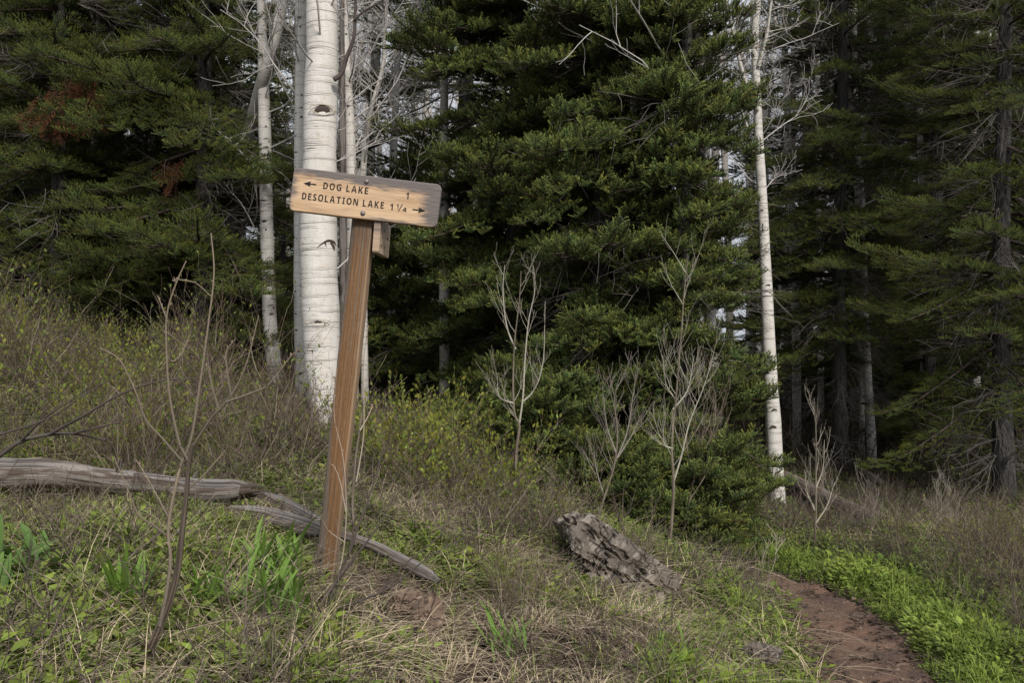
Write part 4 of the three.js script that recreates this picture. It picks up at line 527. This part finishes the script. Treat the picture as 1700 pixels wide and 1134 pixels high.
saplingGrow('tall thin pale sapling standing right behind the boulder', 6.3, [[[1112, 895], [1116, 850], [1118, 800], [1115, 740], [1122, 660], [1130, 560], [1136, 480], [1142, 425]], [[1118, 800], [1130, 760], [1145, 700], [1165, 650], [1182, 600]], [[1117, 680], [1140, 650], [1152, 590]], [[1117, 745], [1104, 740], [1100, 710]], [[1122, 665], [1106, 640], [1100, 590]]], { seed: 7, r: 0.017, len: 0.34, c: PALE });
saplingGrow('grey brown twiggy sapling left of the boulder top', 6.6, [[[993, 855], [1005, 820], [1020, 770], [1025, 720], [1020, 660], [1030, 620]], [[1015, 780], [1040, 720], [1050, 660], [1055, 620]], [[1003, 825], [990, 780], [985, 740]], [[1022, 750], [1008, 710], [1000, 640]], [[1025, 760], [1050, 720], [1062, 690]]], { seed: 11, r: 0.014, len: 0.3, c: [0.26, 0.23, 0.2] });
saplingGrow('brownish many stemmed sapling tangled right of the tall pale one', 7.0, [[[1135, 880], [1150, 800], [1165, 730], [1175, 660], [1180, 590]], [[1152, 800], [1140, 740], [1142, 680]], [[1158, 770], [1185, 710], [1188, 650]], [[1145, 830], [1175, 780], [1190, 720]]], { seed: 13, r: 0.01, len: 0.32, c: [0.24, 0.19, 0.15], dens: 1 });
saplingGrow('pale young aspen sapling on the grass verge beyond the trail bend', 8.0, [[[1349, 942], [1352, 890], [1354, 840], [1354, 780], [1354, 720], [1351, 660]], [[1353, 870], [1372, 840], [1385, 800]], [[1353, 850], [1340, 820], [1335, 780]], [[1354, 810], [1365, 780], [1368, 730]]], { seed: 17, r: 0.018, len: 0.34, c: [0.4, 0.36, 0.29] });
saplingGrow('small grey sapling in front of the rotting log end', 8.6, [[[1434, 940], [1434, 890], [1436, 840], [1440, 790]], [[1434, 900], [1448, 870], [1452, 830]], [[1434, 905], [1418, 880], [1410, 850]]], { seed: 19, r: 0.01, len: 0.3, c: [0.3, 0.26, 0.23] });
saplingGrow('clump of upright pale sapling stems at the shrub edge on the right', 9.0, [[[1555, 930], [1556, 880], [1554, 840], [1553, 800]], [[1560, 930], [1568, 880], [1572, 840], [1576, 800]], [[1565, 930], [1580, 880], [1592, 830]], [[1550, 930], [1548, 870], [1545, 830]], [[1570, 935], [1575, 890], [1586, 850]], [[1558, 925], [1562, 870], [1562, 815]]], { seed: 23, r: 0.01, len: 0.28, c: [0.36, 0.32, 0.27], dens: 1 });
saplingGrow('pair of thin pale shoots on the left edge of the trail at the bend', 5.9, [[[1258, 1020], [1262, 960], [1264, 935], [1266, 900], [1258, 880]], [[1266, 1020], [1276, 960], [1286, 930], [1287, 890], [1272, 870]], [[1286, 920], [1298, 900]], [[1264, 935], [1270, 915], [1275, 905]]], { seed: 29, r: 0.005, len: 0.1, c: [0.38, 0.34, 0.26], dens: 0.4 });

// ---------------------------------------------------------------- shrubs
function shrubProto(seed, { h = 0.6, spread = 0.5, n = 9, leaf = 400, c = [0.06, 0.043, 0.032], c2 = [0.21, 0.155, 0.105], green = [0.13, 0.165, 0.03], leafSize = 0.023 } = {}) {
  const R = rng(seed), g = new G(), L = new G(), spots = [], rec = (p, d, len, rad, depth) => {
    const m = 4, pts = [p.clone()], e = d.clone(); let q = p.clone(); const cc = R() < 0.16 ? mix3(c2, [0.4, 0.34, 0.27], 0.4 + 0.5 * R()) : mix3(c, c2, R());
    for (let k = 0; k < m; k++) { e.add(V((R() - 0.5) * 0.5, (R() - 0.45) * 0.35, (R() - 0.5) * 0.5)).normalize(); q = q.clone().addScaledVector(e, len / m); pts.push(q); if (depth < 2) spots.push([q, e.clone()]); }
    g.tube(pts, (t) => Math.max(0.0009, rad * (1 - 0.65 * t)), depth > 1 ? 4 : 3, cc, { cap: false }); if (depth) { const kids = depth === 2 ? 5 : 3; for (let k = 0; k < kids; k++) { const j = 1 + Math.floor(R() * m * 0.99); rec(pts[j], V().copy(e).add(V((R() - 0.5) * 1.7, R() * 0.5 - 0.05, (R() - 0.5) * 1.7)).normalize(), len * (0.4 + 0.3 * R()), rad * 0.55, depth - 1); } } };
  for (let k = 0; k < n; k++) { const a = R() * 6.28, s = spread * (0.35 + R()); rec(V(Math.cos(a) * 0.08 * R() * n / 8, -0.04, Math.sin(a) * 0.08 * R() * n / 8), V(Math.cos(a) * s, 1, Math.sin(a) * s).normalize(), h * (0.6 + 0.5 * R()), 0.0034, 2); }
  for (let k = 0; k < leaf; k++) { const [p, e] = spots[Math.floor(R() * spots.length)], d = V(R() - 0.5, R() * 0.9, R() - 0.5).add(e.multiplyScalar(0.3)).normalize(), s = V(R() - 0.5, R() - 0.5, R() - 0.5).cross(d).normalize(), l = leafSize * (0.6 + 0.9 * R()), f = 0.6 + 0.8 * R(), cc = [green[0] * f * (0.8 + 0.5 * R()), green[1] * f, green[2] * f]; L.ribbon([p, V().copy(p).addScaledVector(d, l * 0.5), V().copy(p).addScaledVector(d, l)], [l * 0.12, l * 0.55, l * 0.06], s, cc); }
  return [g.geo(), L.geo()];
}
const brown = [shrubProto(1), shrubProto(2, { h: 0.75, spread: 0.35, leaf: 380 }), shrubProto(3, { h: 0.5, spread: 0.8, leaf: 480 }), shrubProto(4, { h: 0.65, spread: 0.6, leaf: 260, c: [0.08, 0.058, 0.05], c2: [0.2, 0.15, 0.125] })];
const leafy = [shrubProto(5, { h: 0.6, leaf: 650, leafSize: 0.03, green: [0.17, 0.2, 0.03] }), shrubProto(6, { h: 0.5, spread: 0.7, leaf: 600, leafSize: 0.028, green: [0.16, 0.195, 0.028] })];
const bareShrub = [shrubProto(7, { h: 0.7, spread: 0.4, leaf: 110, n: 12, c: [0.065, 0.046, 0.036], c2: [0.2, 0.15, 0.112] }), shrubProto(8, { h: 0.6, spread: 0.55, leaf: 190, n: 12, c: [0.06, 0.043, 0.034], c2: [0.17, 0.128, 0.092] })];
const shrubRoots = new Map();
function shrub(set, k, x, z, s, turn, name, label, group) {
  const key = name + k + set[k][0].uuid; let o = shrubRoots.get(key);
  if (!o) { o = thing(name, label, 'shrub', group); put('twigs', set[k][0], M.twig, o, 'stuff'); put('leaves', set[k][1], M.leaf, o, 'stuff'); shrubRoots.set(key, o); } else o = copyOf(o, label, group);
  o.position.set(x, groundY(x, z), z); o.rotation.y = turn; o.scale.set(s, s * (0.85 + 0.3 * h3(Math.round(x * 100), 3, 4)), s);
}
{
  const R = rng(55); let n = 0;
  const scatter = (count, test, set, name, label0, group0, s0, s1) => { let m = 0; for (let k = 0; k < 6000 && m < count; k++) { const px = -150 + 2000 * R(), d = 3 + 11 * R(), x = atX(px, d); if (!test(px, d, x)) continue; const [td, , w] = trailDist(x, -d); if (td < w + 0.32) continue; m++; const sub = group0.endsWith('left slope') ? (d < 7.4 ? ' nearest the log' : px < 230 ? ' high at the edge' : ' near the pale trunks') : group0.startsWith('shrubs in the thicket') ? (d < 6.5 ? ', in its front edge' : ', at its back') : ''; shrub(set, Math.floor(R() * set.length), x, -d, mix(s0, s1, R()), R() * 6.28, name, label0 + sub, group0 + sub); } };
  scatter(28, (px, d) => d > 5.6 && d < 10.2 && px < 520 && !(px > 480 && d < 8.3), brown, 'twiggy_shrub', 'low brown twiggy shrub with tiny leaves on the left slope', 'shrubs on the left slope', 0.5, 0.9);
  scatter(15, (px, d) => d > 6.0 && d < 9.4 && px < 330, leafy, 'leafy_shrub', 'low shrub with fresh yellow green leaves on the left slope', 'leafy shrubs on the left slope', 0.55, 0.9);
  scatter(9, (px, d) => d > 5.7 && d < 8.6 && px > -100 && px < 500, bareShrub, 'bare_shrub', 'taller bare grey shrub above the others on the left slope', 'taller bare shrubs on the left slope', 0.75, 1.15);
  scatter(13, (px, d) => d > 6 && d < 8.6 && px > 600 && px < 840, leafy, 'leafy_shrub', 'low shrub with small fresh leaves between the signpost and the fir', 'leafy shrubs behind the post', 0.6, 0.95);
  scatter(8, (px, d) => d > 5.2 && d < 7.2 && px > 590 && px < 960, brown, 'twiggy_shrub', 'brown twiggy shrub on the bank between the post and the boulder', 'shrubs between post and boulder', 0.4, 0.65);
  scatter(4, (px, d) => d > 4.2 && d < 5.0 && px > 740 && px < 1000, bareShrub, 'bare_shrub', 'nearly bare dark shrub in front of the boulder', 'bare shrubs before the boulder', 0.3, 0.45);
  scatter(4, (px, d) => d > 3.6 && d < 4.8 && px > -60 && px < 330, bareShrub, 'bare_shrub', 'nearly bare dark shrub below the grey log on the left', 'bare shrubs below the log', 0.3, 0.42);
  scatter(24, (px, d, x) => x > 2.75 && d > 5.2 && d < 7.3 && px > 1475, bareShrub, 'bare_shrub', 'bare brown shrub in the thicket right of the trail', 'shrubs in the thicket right of the trail', 0.4, 0.66);
  scatter(8, (px, d, x) => x > 3.6 && d > 5.8 && d < 7.9 && px > 1560, leafy, 'leafy_shrub', 'shrub with small yellow green leaves in the right thicket', 'leafy shrubs in the right thicket', 0.45, 0.7);
  scatter(8, (px, d) => d > 9.2 && d < 13.5 && px > 1215 && px < 1480, bareShrub, 'bare_shrub', 'grey dead looking shrub around the foot of the lone white aspen', 'shrubs near the lone white aspen', 0.3, 0.5);
}

// ---------------------------------------------------------------- broad-leaved plants near the camera
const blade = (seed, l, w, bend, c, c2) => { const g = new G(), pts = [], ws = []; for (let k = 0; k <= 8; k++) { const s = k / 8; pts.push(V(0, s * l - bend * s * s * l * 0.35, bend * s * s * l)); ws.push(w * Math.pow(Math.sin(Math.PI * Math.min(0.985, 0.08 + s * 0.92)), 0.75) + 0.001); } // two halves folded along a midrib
  for (const sg of [1, -1]) { const n = pts.length, f = g.p.length / 3; for (let k = 0; k < n; k++) { const cc = mix3(c, c2, k / (n - 1)); g.vert(pts[k], V(-0.3 * sg, bend, -0.9).normalize(), 0.5, k / 8, cc); g.vert(V(pts[k].x + sg * ws[k] / 2, pts[k].y + ws[k] * 0.06, pts[k].z - ws[k] * 0.18 + 0), V(-0.3 * sg, bend, -0.9).normalize(), 1, k / 8, cc); } for (let k = 0; k < n - 1; k++) { const a = f + k * 2; sg > 0 ? g.i.push(a, a + 2, a + 1, a + 2, a + 3, a + 1) : g.i.push(a, a + 1, a + 2, a + 2, a + 1, a + 3); } } const geo = g.geo(); geo.computeVertexNormals(); return geo; };
const wideLeaf = [blade(1, 0.17, 0.035, 0.35, [0.075, 0.14, 0.03], [0.13, 0.21, 0.05]), blade(2, 0.15, 0.032, 0.7, [0.085, 0.15, 0.03], [0.14, 0.22, 0.055]), blade(3, 0.19, 0.03, 0.2, [0.07, 0.13, 0.028], [0.11, 0.19, 0.045])];
const strapLeaf = [blade(4, 0.2, 0.017, 0.15, [0.1, 0.18, 0.03], [0.16, 0.26, 0.045]), blade(5, 0.17, 0.016, 0.4, [0.1, 0.185, 0.03], [0.17, 0.27, 0.05]), blade(6, 0.22, 0.015, 0.3, [0.09, 0.17, 0.03], [0.15, 0.25, 0.04])];
function leafPlant(name, label, px, py, d, geos, n, seed, tilt = 0.6, s = 1, spread = 0.05) {
  const t = thing(name, label, 'plant'), R = rng(seed), p = at(px, py, d); t.position.set(p.x, groundY(p.x, p.z) - 0.01, p.z);
  for (let k = 0; k < n; k++) { const m = put('leaf', geos[Math.floor(R() * geos.length)], M.leaf, t), a = R() * 6.28, q = tilt * (0.15 + 0.9 * R()), hh = R() * spread * 1.4; m.position.set((R() - 0.5) * spread * 2, hh, (R() - 0.5) * spread * 2); m.rotation.set(q, a, 0, 'YXZ'); const z = s * (0.65 + 0.6 * R()); m.scale.set(z, z, z); }
  return t;
}
leafPlant('broad_leaf_plant', 'clump of broad pale green leaves at the left edge under the log', 28, 900, 3.9, wideLeaf, 26, 3, 0.75, 1.05, 0.09);
leafPlant('broad_leaf_plant', 'second clump of broad leaves right of the one at the left edge', 82, 950, 3.8, wideLeaf, 16, 5, 0.8, 0.95, 0.07);
leafPlant('broad_leaf_plant', 'low broad leaved clump at the left edge, farther down', 12, 990, 3.6, wideLeaf, 14, 8, 0.9, 0.85, 0.08);
leafPlant('strap_leaf_plant', 'lush clump of upright bright green strap leaves left of the post foot', 452, 985, 3.95, strapLeaf, 60, 11, 0.55, 1, 0.1);
leafPlant('strap_leaf_plant', 'bright strap leaved clump below the lush one, left of the post', 455, 1060, 3.6, strapLeaf, 55, 13, 0.6, 0.95, 0.11);
leafPlant('strap_leaf_plant', 'narrow strap leaved clump behind the front sapling stem', 350, 1060, 3.55, strapLeaf, 26, 17, 0.4, 1.05, 0.06);
leafPlant('strap_leaf_plant', 'thin upright strap leaves just left of the front sapling stem', 212, 1060, 3.5, strapLeaf, 18, 19, 0.35, 1.1, 0.05);
leafPlant('strap_leaf_plant', 'strap leaved tuft on the dark bank in the bottom middle', 845, 1090, 3.85, strapLeaf, 24, 23, 0.6, 0.7, 0.08);
leafPlant('strap_leaf_plant', 'strap leaved tuft at the bottom, left of the flat trail stone', 1120, 1110, 4.2, strapLeaf, 30, 29, 0.7, 0.65, 0.1);

const lowSpots = [[410, 820, 5.2, 560, 885, 4.95, 0.5], [0, 790, 5.0, 420, 815, 5.0, 0.36], [380, 860, 4.8, 590, 900, 4.55, 0.6], [575, 895, 4.7, 735, 962, 4.4, 0.35], [960, 980, 5.2, 1150, 1010, 5.05, 0.42], [1235, 1110, 4.45, 1290, 1110, 4.45, 0.25], [690, 1060, 3.8, 730, 1060, 3.8, 0.25], [385, 985, 4.15, 386, 985, 4.15, 0.2], [540, 1000, 3.95, 560, 1000, 3.95, 0.2]].map(([x0, y0, d0, x1, y1, d1, w]) => [atX(x0, d0), -d0, atX(x1, d1), -d1, w]);
// ---------------------------------------------------------------- grass, herbs, dead stalks, leaf litter
{
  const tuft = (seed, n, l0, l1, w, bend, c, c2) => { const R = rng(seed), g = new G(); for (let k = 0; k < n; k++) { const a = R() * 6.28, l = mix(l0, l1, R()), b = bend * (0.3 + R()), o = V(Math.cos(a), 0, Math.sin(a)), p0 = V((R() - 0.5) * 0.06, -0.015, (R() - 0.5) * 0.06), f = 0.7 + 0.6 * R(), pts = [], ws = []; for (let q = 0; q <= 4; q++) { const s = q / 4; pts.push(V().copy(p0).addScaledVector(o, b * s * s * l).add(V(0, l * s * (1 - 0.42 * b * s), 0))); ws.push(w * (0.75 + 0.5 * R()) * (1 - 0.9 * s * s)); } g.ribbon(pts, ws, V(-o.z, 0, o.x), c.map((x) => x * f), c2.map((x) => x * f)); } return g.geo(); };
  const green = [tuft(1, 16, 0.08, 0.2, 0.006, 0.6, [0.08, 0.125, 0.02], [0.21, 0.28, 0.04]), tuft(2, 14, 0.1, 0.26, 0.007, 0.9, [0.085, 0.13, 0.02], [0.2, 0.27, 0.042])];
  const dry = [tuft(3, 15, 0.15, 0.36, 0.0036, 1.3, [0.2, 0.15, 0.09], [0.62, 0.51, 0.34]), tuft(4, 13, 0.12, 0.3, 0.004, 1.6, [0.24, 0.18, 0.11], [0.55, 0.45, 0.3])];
  const stalk = (() => { const R = rng(8), g = new G(); for (let k = 0; k < 5; k++) { const a = R() * 6.28, pts = []; let p = V((R() - 0.5) * 0.1, 0.01 + 0.04 * R(), (R() - 0.5) * 0.1), d = V(Math.cos(a), 0.15 + 0.5 * R(), Math.sin(a)).normalize(); pts.push(p); for (let q = 0; q < 5; q++) { d.add(V((R() - 0.5) * 0.6, -0.14, (R() - 0.5) * 0.6)).normalize(); p = p.clone().addScaledVector(d, 0.035 + 0.045 * R()); pts.push(p); } g.tube(pts, (t) => 0.0019 * (1 - 0.5 * t), 3, mix3([0.2, 0.155, 0.11], [0.52, 0.44, 0.33], R()), { cap: false }); } return g.geo(); })();
  const herb = (seed, n, size, c) => { const R = rng(seed), g = new G(); for (let k = 0; k < n; k++) { const a = R() * 6.28, r = 0.02 + 0.09 * R(), p = V(Math.cos(a) * r, 0.015 + 0.075 * R(), Math.sin(a) * r), d = V(Math.cos(a) + (R() - 0.5), 0.3 + 0.5 * R(), Math.sin(a) + (R() - 0.5)).normalize(), l = size * (0.6 + 0.8 * R()), f = 0.65 + 0.7 * R(), s = V(-d.z, (R() - 0.5) * 0.5, d.x).normalize(); g.ribbon([p, V().copy(p).addScaledVector(d, l * 0.4), V().copy(p).addScaledVector(d, l).add(V(0, -l * 0.2, 0))], [l * 0.12, l * 0.5, l * 0.08], s, c.map((x) => x * f), c.map((x, i) => x * f * (i === 0 ? 1.25 : 1.1))); } return g.geo(); };
  const herbs = [herb(1, 30, 0.034, [0.12, 0.175, 0.024]), herb(2, 26, 0.042, [0.12, 0.185, 0.03]), herb(3, 34, 0.026, [0.115, 0.16, 0.026])];
  const lush = [herb(4, 70, 0.027, [0.105, 0.17, 0.022]), herb(5, 60, 0.033, [0.12, 0.185, 0.028])];
  const brush = (() => { const R = rng(18), g = new G(); for (let k = 0; k < 7; k++) { const a = R() * 6.28; let p = V((R() - 0.5) * 0.16, 0, (R() - 0.5) * 0.16), d = V(Math.cos(a) * 0.9, 0.5 + 0.7 * R(), Math.sin(a) * 0.9).normalize(); const pts = [p]; for (let q = 0; q < 4; q++) { d.add(V((R() - 0.5) * 0.5, (R() - 0.5) * 0.4, (R() - 0.5) * 0.5)).normalize(); p = p.clone().addScaledVector(d, 0.06 + 0.06 * R()); pts.push(p); } const c = mix3([0.055, 0.042, 0.036], [0.3, 0.24, 0.19], R() * R()); g.tube(pts, (t) => 0.0026 * (1 - 0.6 * t), 3, c, { cap: false }); for (const m of [1, 2, 3]) g.tube([pts[m], V().copy(pts[m]).add(V((R() - 0.5) * 0.16, 0.03 + 0.07 * R(), (R() - 0.5) * 0.16))], [0.0015, 0.0009], 3, c, { cap: false }); } return g.geo(); })();
  const fallen = (() => { const R = rng(28), g = new G(); for (let k = 0; k < 9; k++) { const a = R() * 6.28, l = 0.018 + 0.022 * R(), p = V((R() - 0.5) * 0.16, 0.006 + 0.02 * R(), (R() - 0.5) * 0.16), d = V(Math.cos(a), 0.25 * (R() - 0.4), Math.sin(a)); g.ribbon([p, V().copy(p).addScaledVector(d, l * 0.5).add(V(0, 0.004, 0)), V().copy(p).addScaledVector(d, l)], [l * 0.2, l * 0.9, l * 0.15], V(-d.z, 0.4 * (R() - 0.5), d.x), mix3([0.055, 0.037, 0.028], [0.22, 0.16, 0.12], R() * R())); } return g.geo(); })();
  const pebble = (() => { const g = new THREE.IcosahedronGeometry(1, 1); const P = g.attributes.position; for (let k = 0; k < P.count; k++) { const v = V().fromBufferAttribute(P, k), f = 0.75 + 0.5 * vn(v.x * 2 + 3, v.y * 2 + 3, v.z * 2 + 3); P.setXYZ(k, v.x * f, v.y * f * 0.6, v.z * f); } g.computeVertexNormals(); return g; })();
  const R = rng(4242), bags = {}, low = (x, z) => { let f = 1; for (const [ax, az, bx, bz, w] of lowSpots) { const t = clamp(((x - ax) * (bx - ax) + (z - az) * (bz - az)) / ((bx - ax) ** 2 + (bz - az) ** 2 || 1)), d = Math.hypot(x - mix(ax, bx, t), z - mix(az, bz, t)); f = Math.min(f, mix(w > 0.45 ? 0.6 : 0.75, 1, sstep(w * 0.5, w, d))); } return f; }, put_ = (k, x, z, s, tone = 1, hue = 0, dy = 0) => { if (z > -9) s *= low(x, z); const b = bags[k] ??= { m: [], c: [] }; const q = new THREE.Quaternion().setFromEuler(new THREE.Euler((R() - 0.5) * 0.35, R() * 6.28, (R() - 0.5) * 0.35)); b.m.push(new THREE.Matrix4().compose(V(x, groundY(x, z) + dy, z), q, V(s, s * (0.8 + 0.4 * R()), s))); const f = tone * (0.75 + 0.5 * R()); b.c.push([f * (1 + hue), f, f * (1 - hue * 0.5)]); };
  for (let k = 0; k < 90000; k++) { // candidates, more of them near the camera
    const d = 2.4 + 13 * Math.pow(R(), 1.25), px = -200 + 2100 * R(), x = atX(px, d), z = -d, [td, side, w] = trailDist(x, z); const rag = w * (0.98 + 0.3 * (fbm(x * 3, z * 3, 61, 3) - 0.5) * 0.6); if (td < rag) { const v = R(), e = td / w; if (v < 0.02) put_('p', x, z, 0.004 + 0.012 * R() * R(), 0.7, 0, 0.03); else if (v < 0.3 * e * e + 0.03) put_('f', x, z, 0.7, 0.8, 0, 0.03); else if (v < 0.42 && R() < 0.2 * e) put_('s', x, z, 0.4, 0.8, 0, 0.03); continue; } if (td < w * 1.1 && R() < 0.7) continue; const shortBy = side < 0 ? mix(d > 5.4 ? 0.28 : 0.4, 1, sstep(0.27, 0.8, td)) : mix(0.45, 1, sstep(0.27, 0.5, td));
    const keep = 0.35 + 0.65 * sstep(3, 6, d); if (R() > keep) continue;
    const patch = fbm(x * 0.9, z * 0.9, 21, 3), patch2 = fbm(x * 1.7, z * 1.7, 24, 3), wood = sstep(8.2, 10.5, d), right = side > 0, verge = right ? sstep(1.15, 0.62, td) : sstep(1.1, 0.3, td), bank = !right && d < 4.6 && px > 560 && px < 1080 ? 1 : 0, u = R();
    if (right && verge > R()) { const gg = sstep(0.42, 0.58, fbm(x * 2.4, z * 2.4, 71, 3)); if (u < 0.26 * (1.2 - gg)) put_('l' + (k % 2), x, z, shortBy * (0.55 + 0.65 * R()), 0.95, 0.12 * R()); else if (u < 0.3) put_('h' + (k % 3), x, z, shortBy * (0.8 + 0.6 * R()), 1.2, 0.1 * R()); else if (u < 0.8) put_('g' + (k % 2), x, z, shortBy * (0.45 + 0.6 * R()), 1.1); else if (u < 0.87) put_('d' + (k % 2), x, z, shortBy * 0.5, 1); else if (u < 0.93) put_('f', x, z, 1); continue; }
    if (right && d < 7.9) { if (u < 0.07) put_('b', x, z, 0.6 + 0.4 * R(), 0.75); else if (u < 0.12) put_('d' + (k % 2), x, z, 0.4 + 0.4 * R(), 0.7); else if (u < 0.46) put_('h' + (k % 3), x, z, 0.8 + 0.5 * R(), 0.9); else if (u < 0.6) put_('f', x, z, 1); continue; }
    if (wood > R()) { if (u < 0.06) put_('b', x, z, 0.5 + 0.5 * R(), 0.6); else if (u < 0.2) put_('h' + (k % 3), x, z, 0.8 + 0.6 * R(), 0.7); else if (u < 0.36) put_('f', x, z, 1.2, 0.7); else if (u < 0.44) put_('s', x, z, 1, 0.45); continue; }
    // left bank
    if (bank && fbm(x * 2, z * 2, 50, 3) > 0.42) { if (u < 0.36) put_('f', x, z, 1.1, 0.85); else if (u < 0.42) put_('s', x, z, 0.7 + 0.5 * R(), 0.95); else if (u < 0.45) put_('b', x, z, 0.7, 0.7); else if (u < 0.55) put_('g' + (k % 2), x, z, 0.6, 1); else if (u < 0.66) put_('d' + (k % 2), x, z, 0.7, 1); continue; }
    if (!right && verge > R() * 1.2) { if (u < 0.42) put_('g' + (k % 2), x, z, shortBy * (0.6 + 0.5 * R()), 1.1); else if (u < 0.72) put_('h' + (k % 3), x, z, shortBy * (0.8 + 0.5 * R()), 1.2); else if (u < 0.77) put_('d' + (k % 2), x, z, shortBy * 0.5, 1); continue; }
    const gp = sstep(0.4, 0.62, patch), dp = sstep(0.42, 0.6, patch2), up = sstep(4.6, 6.2, d);
    const P = [0.16 + 0.3 * gp, 0.26, 0.1 + 0.26 * dp, 0.05 + 0.1 * dp, 0.02 + 0.05 * up, 0.2]; let q = u * (P[0] + P[1] + P[2] + P[3] + P[4] + P[5]) * (fbm(x * 1.5, z * 1.5, 81, 3) > 0.57 ? 1.9 : 1.06);
    if ((q -= P[0]) < 0) put_('g' + (k % 2), x, z, 0.5 + 0.55 * R(), 0.95, 0.05);
    else if ((q -= P[1]) < 0) put_('h' + (k % 3), x, z, 0.8 + 0.6 * R(), 1, 0.12 * R());
    else if ((q -= P[2]) < 0) put_('d' + (k % 2), x, z, 0.5 + 0.6 * R(), 0.95);
    else if ((q -= P[3]) < 0) put_('s', x, z, 0.6 + 0.8 * R(), 1);
    else if ((q -= P[4]) < 0) put_('b', x, z, 0.6 + 0.6 * R(), 0.95);
    else if ((q -= P[5]) < 0) put_('f', x, z, 1);
  }
  for (let k = 0; k < 9000; k++) { const d = 13 + 22 * R(), x = atX(-200 + 2100 * R(), d), z = -d, u = R(); put_(u < 0.35 ? 'b' : u < 0.6 ? 'h0' : 'f', x, z, 1.4 + 1.2 * R(), 0.7); }
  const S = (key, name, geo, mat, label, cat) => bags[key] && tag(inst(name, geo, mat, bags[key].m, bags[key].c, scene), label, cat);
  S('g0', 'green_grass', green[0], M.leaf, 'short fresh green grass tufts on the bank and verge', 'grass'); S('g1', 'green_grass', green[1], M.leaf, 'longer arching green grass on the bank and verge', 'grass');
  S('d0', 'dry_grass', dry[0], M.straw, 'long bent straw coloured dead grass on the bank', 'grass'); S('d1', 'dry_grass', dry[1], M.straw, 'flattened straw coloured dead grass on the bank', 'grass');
  S('s', 'dry_stalk_litter', stalk, M.straw, 'pale dead stalks lying criss-cross over the slope', 'litter');
  S('h0', 'ground_vegetation', herbs[0], M.leaf, 'small leaved green herbs covering the slope', 'herbs'); S('h1', 'ground_vegetation', herbs[1], M.leaf, 'larger leaved green herbs covering the slope', 'herbs'); S('h2', 'ground_vegetation', herbs[2], M.leaf, 'fine leaved green herbs covering the slope', 'herbs');
  S('l0', 'verge_vegetation', lush[0], M.leaf, 'lush bright herbs along the right side of the trail', 'herbs'); S('l1', 'verge_vegetation', lush[1], M.leaf, 'lush yellow green herbs along the right side of the trail', 'herbs');
  S('b', 'twig_litter', brush, M.twig, 'brown dead twigs tangled over the slope', 'litter'); S('f', 'fallen_leaves', fallen, M.straw, 'brown dead leaves lying on the soil', 'litter');
  S('p', 'trail_pebbles', pebble, new THREE.MeshStandardMaterial({ color: new THREE.Color().setRGB(0.24, 0.17, 0.13), roughness: 0.95 }), 'small pebbles strewn on the dirt trail', 'pebbles');
  console.log('ground copies', Object.entries(bags).map(([k, b]) => k + ':' + b.m.length).join(' '));
}
console.log('sprays', nSprays);
renderer.render(scene, camera);
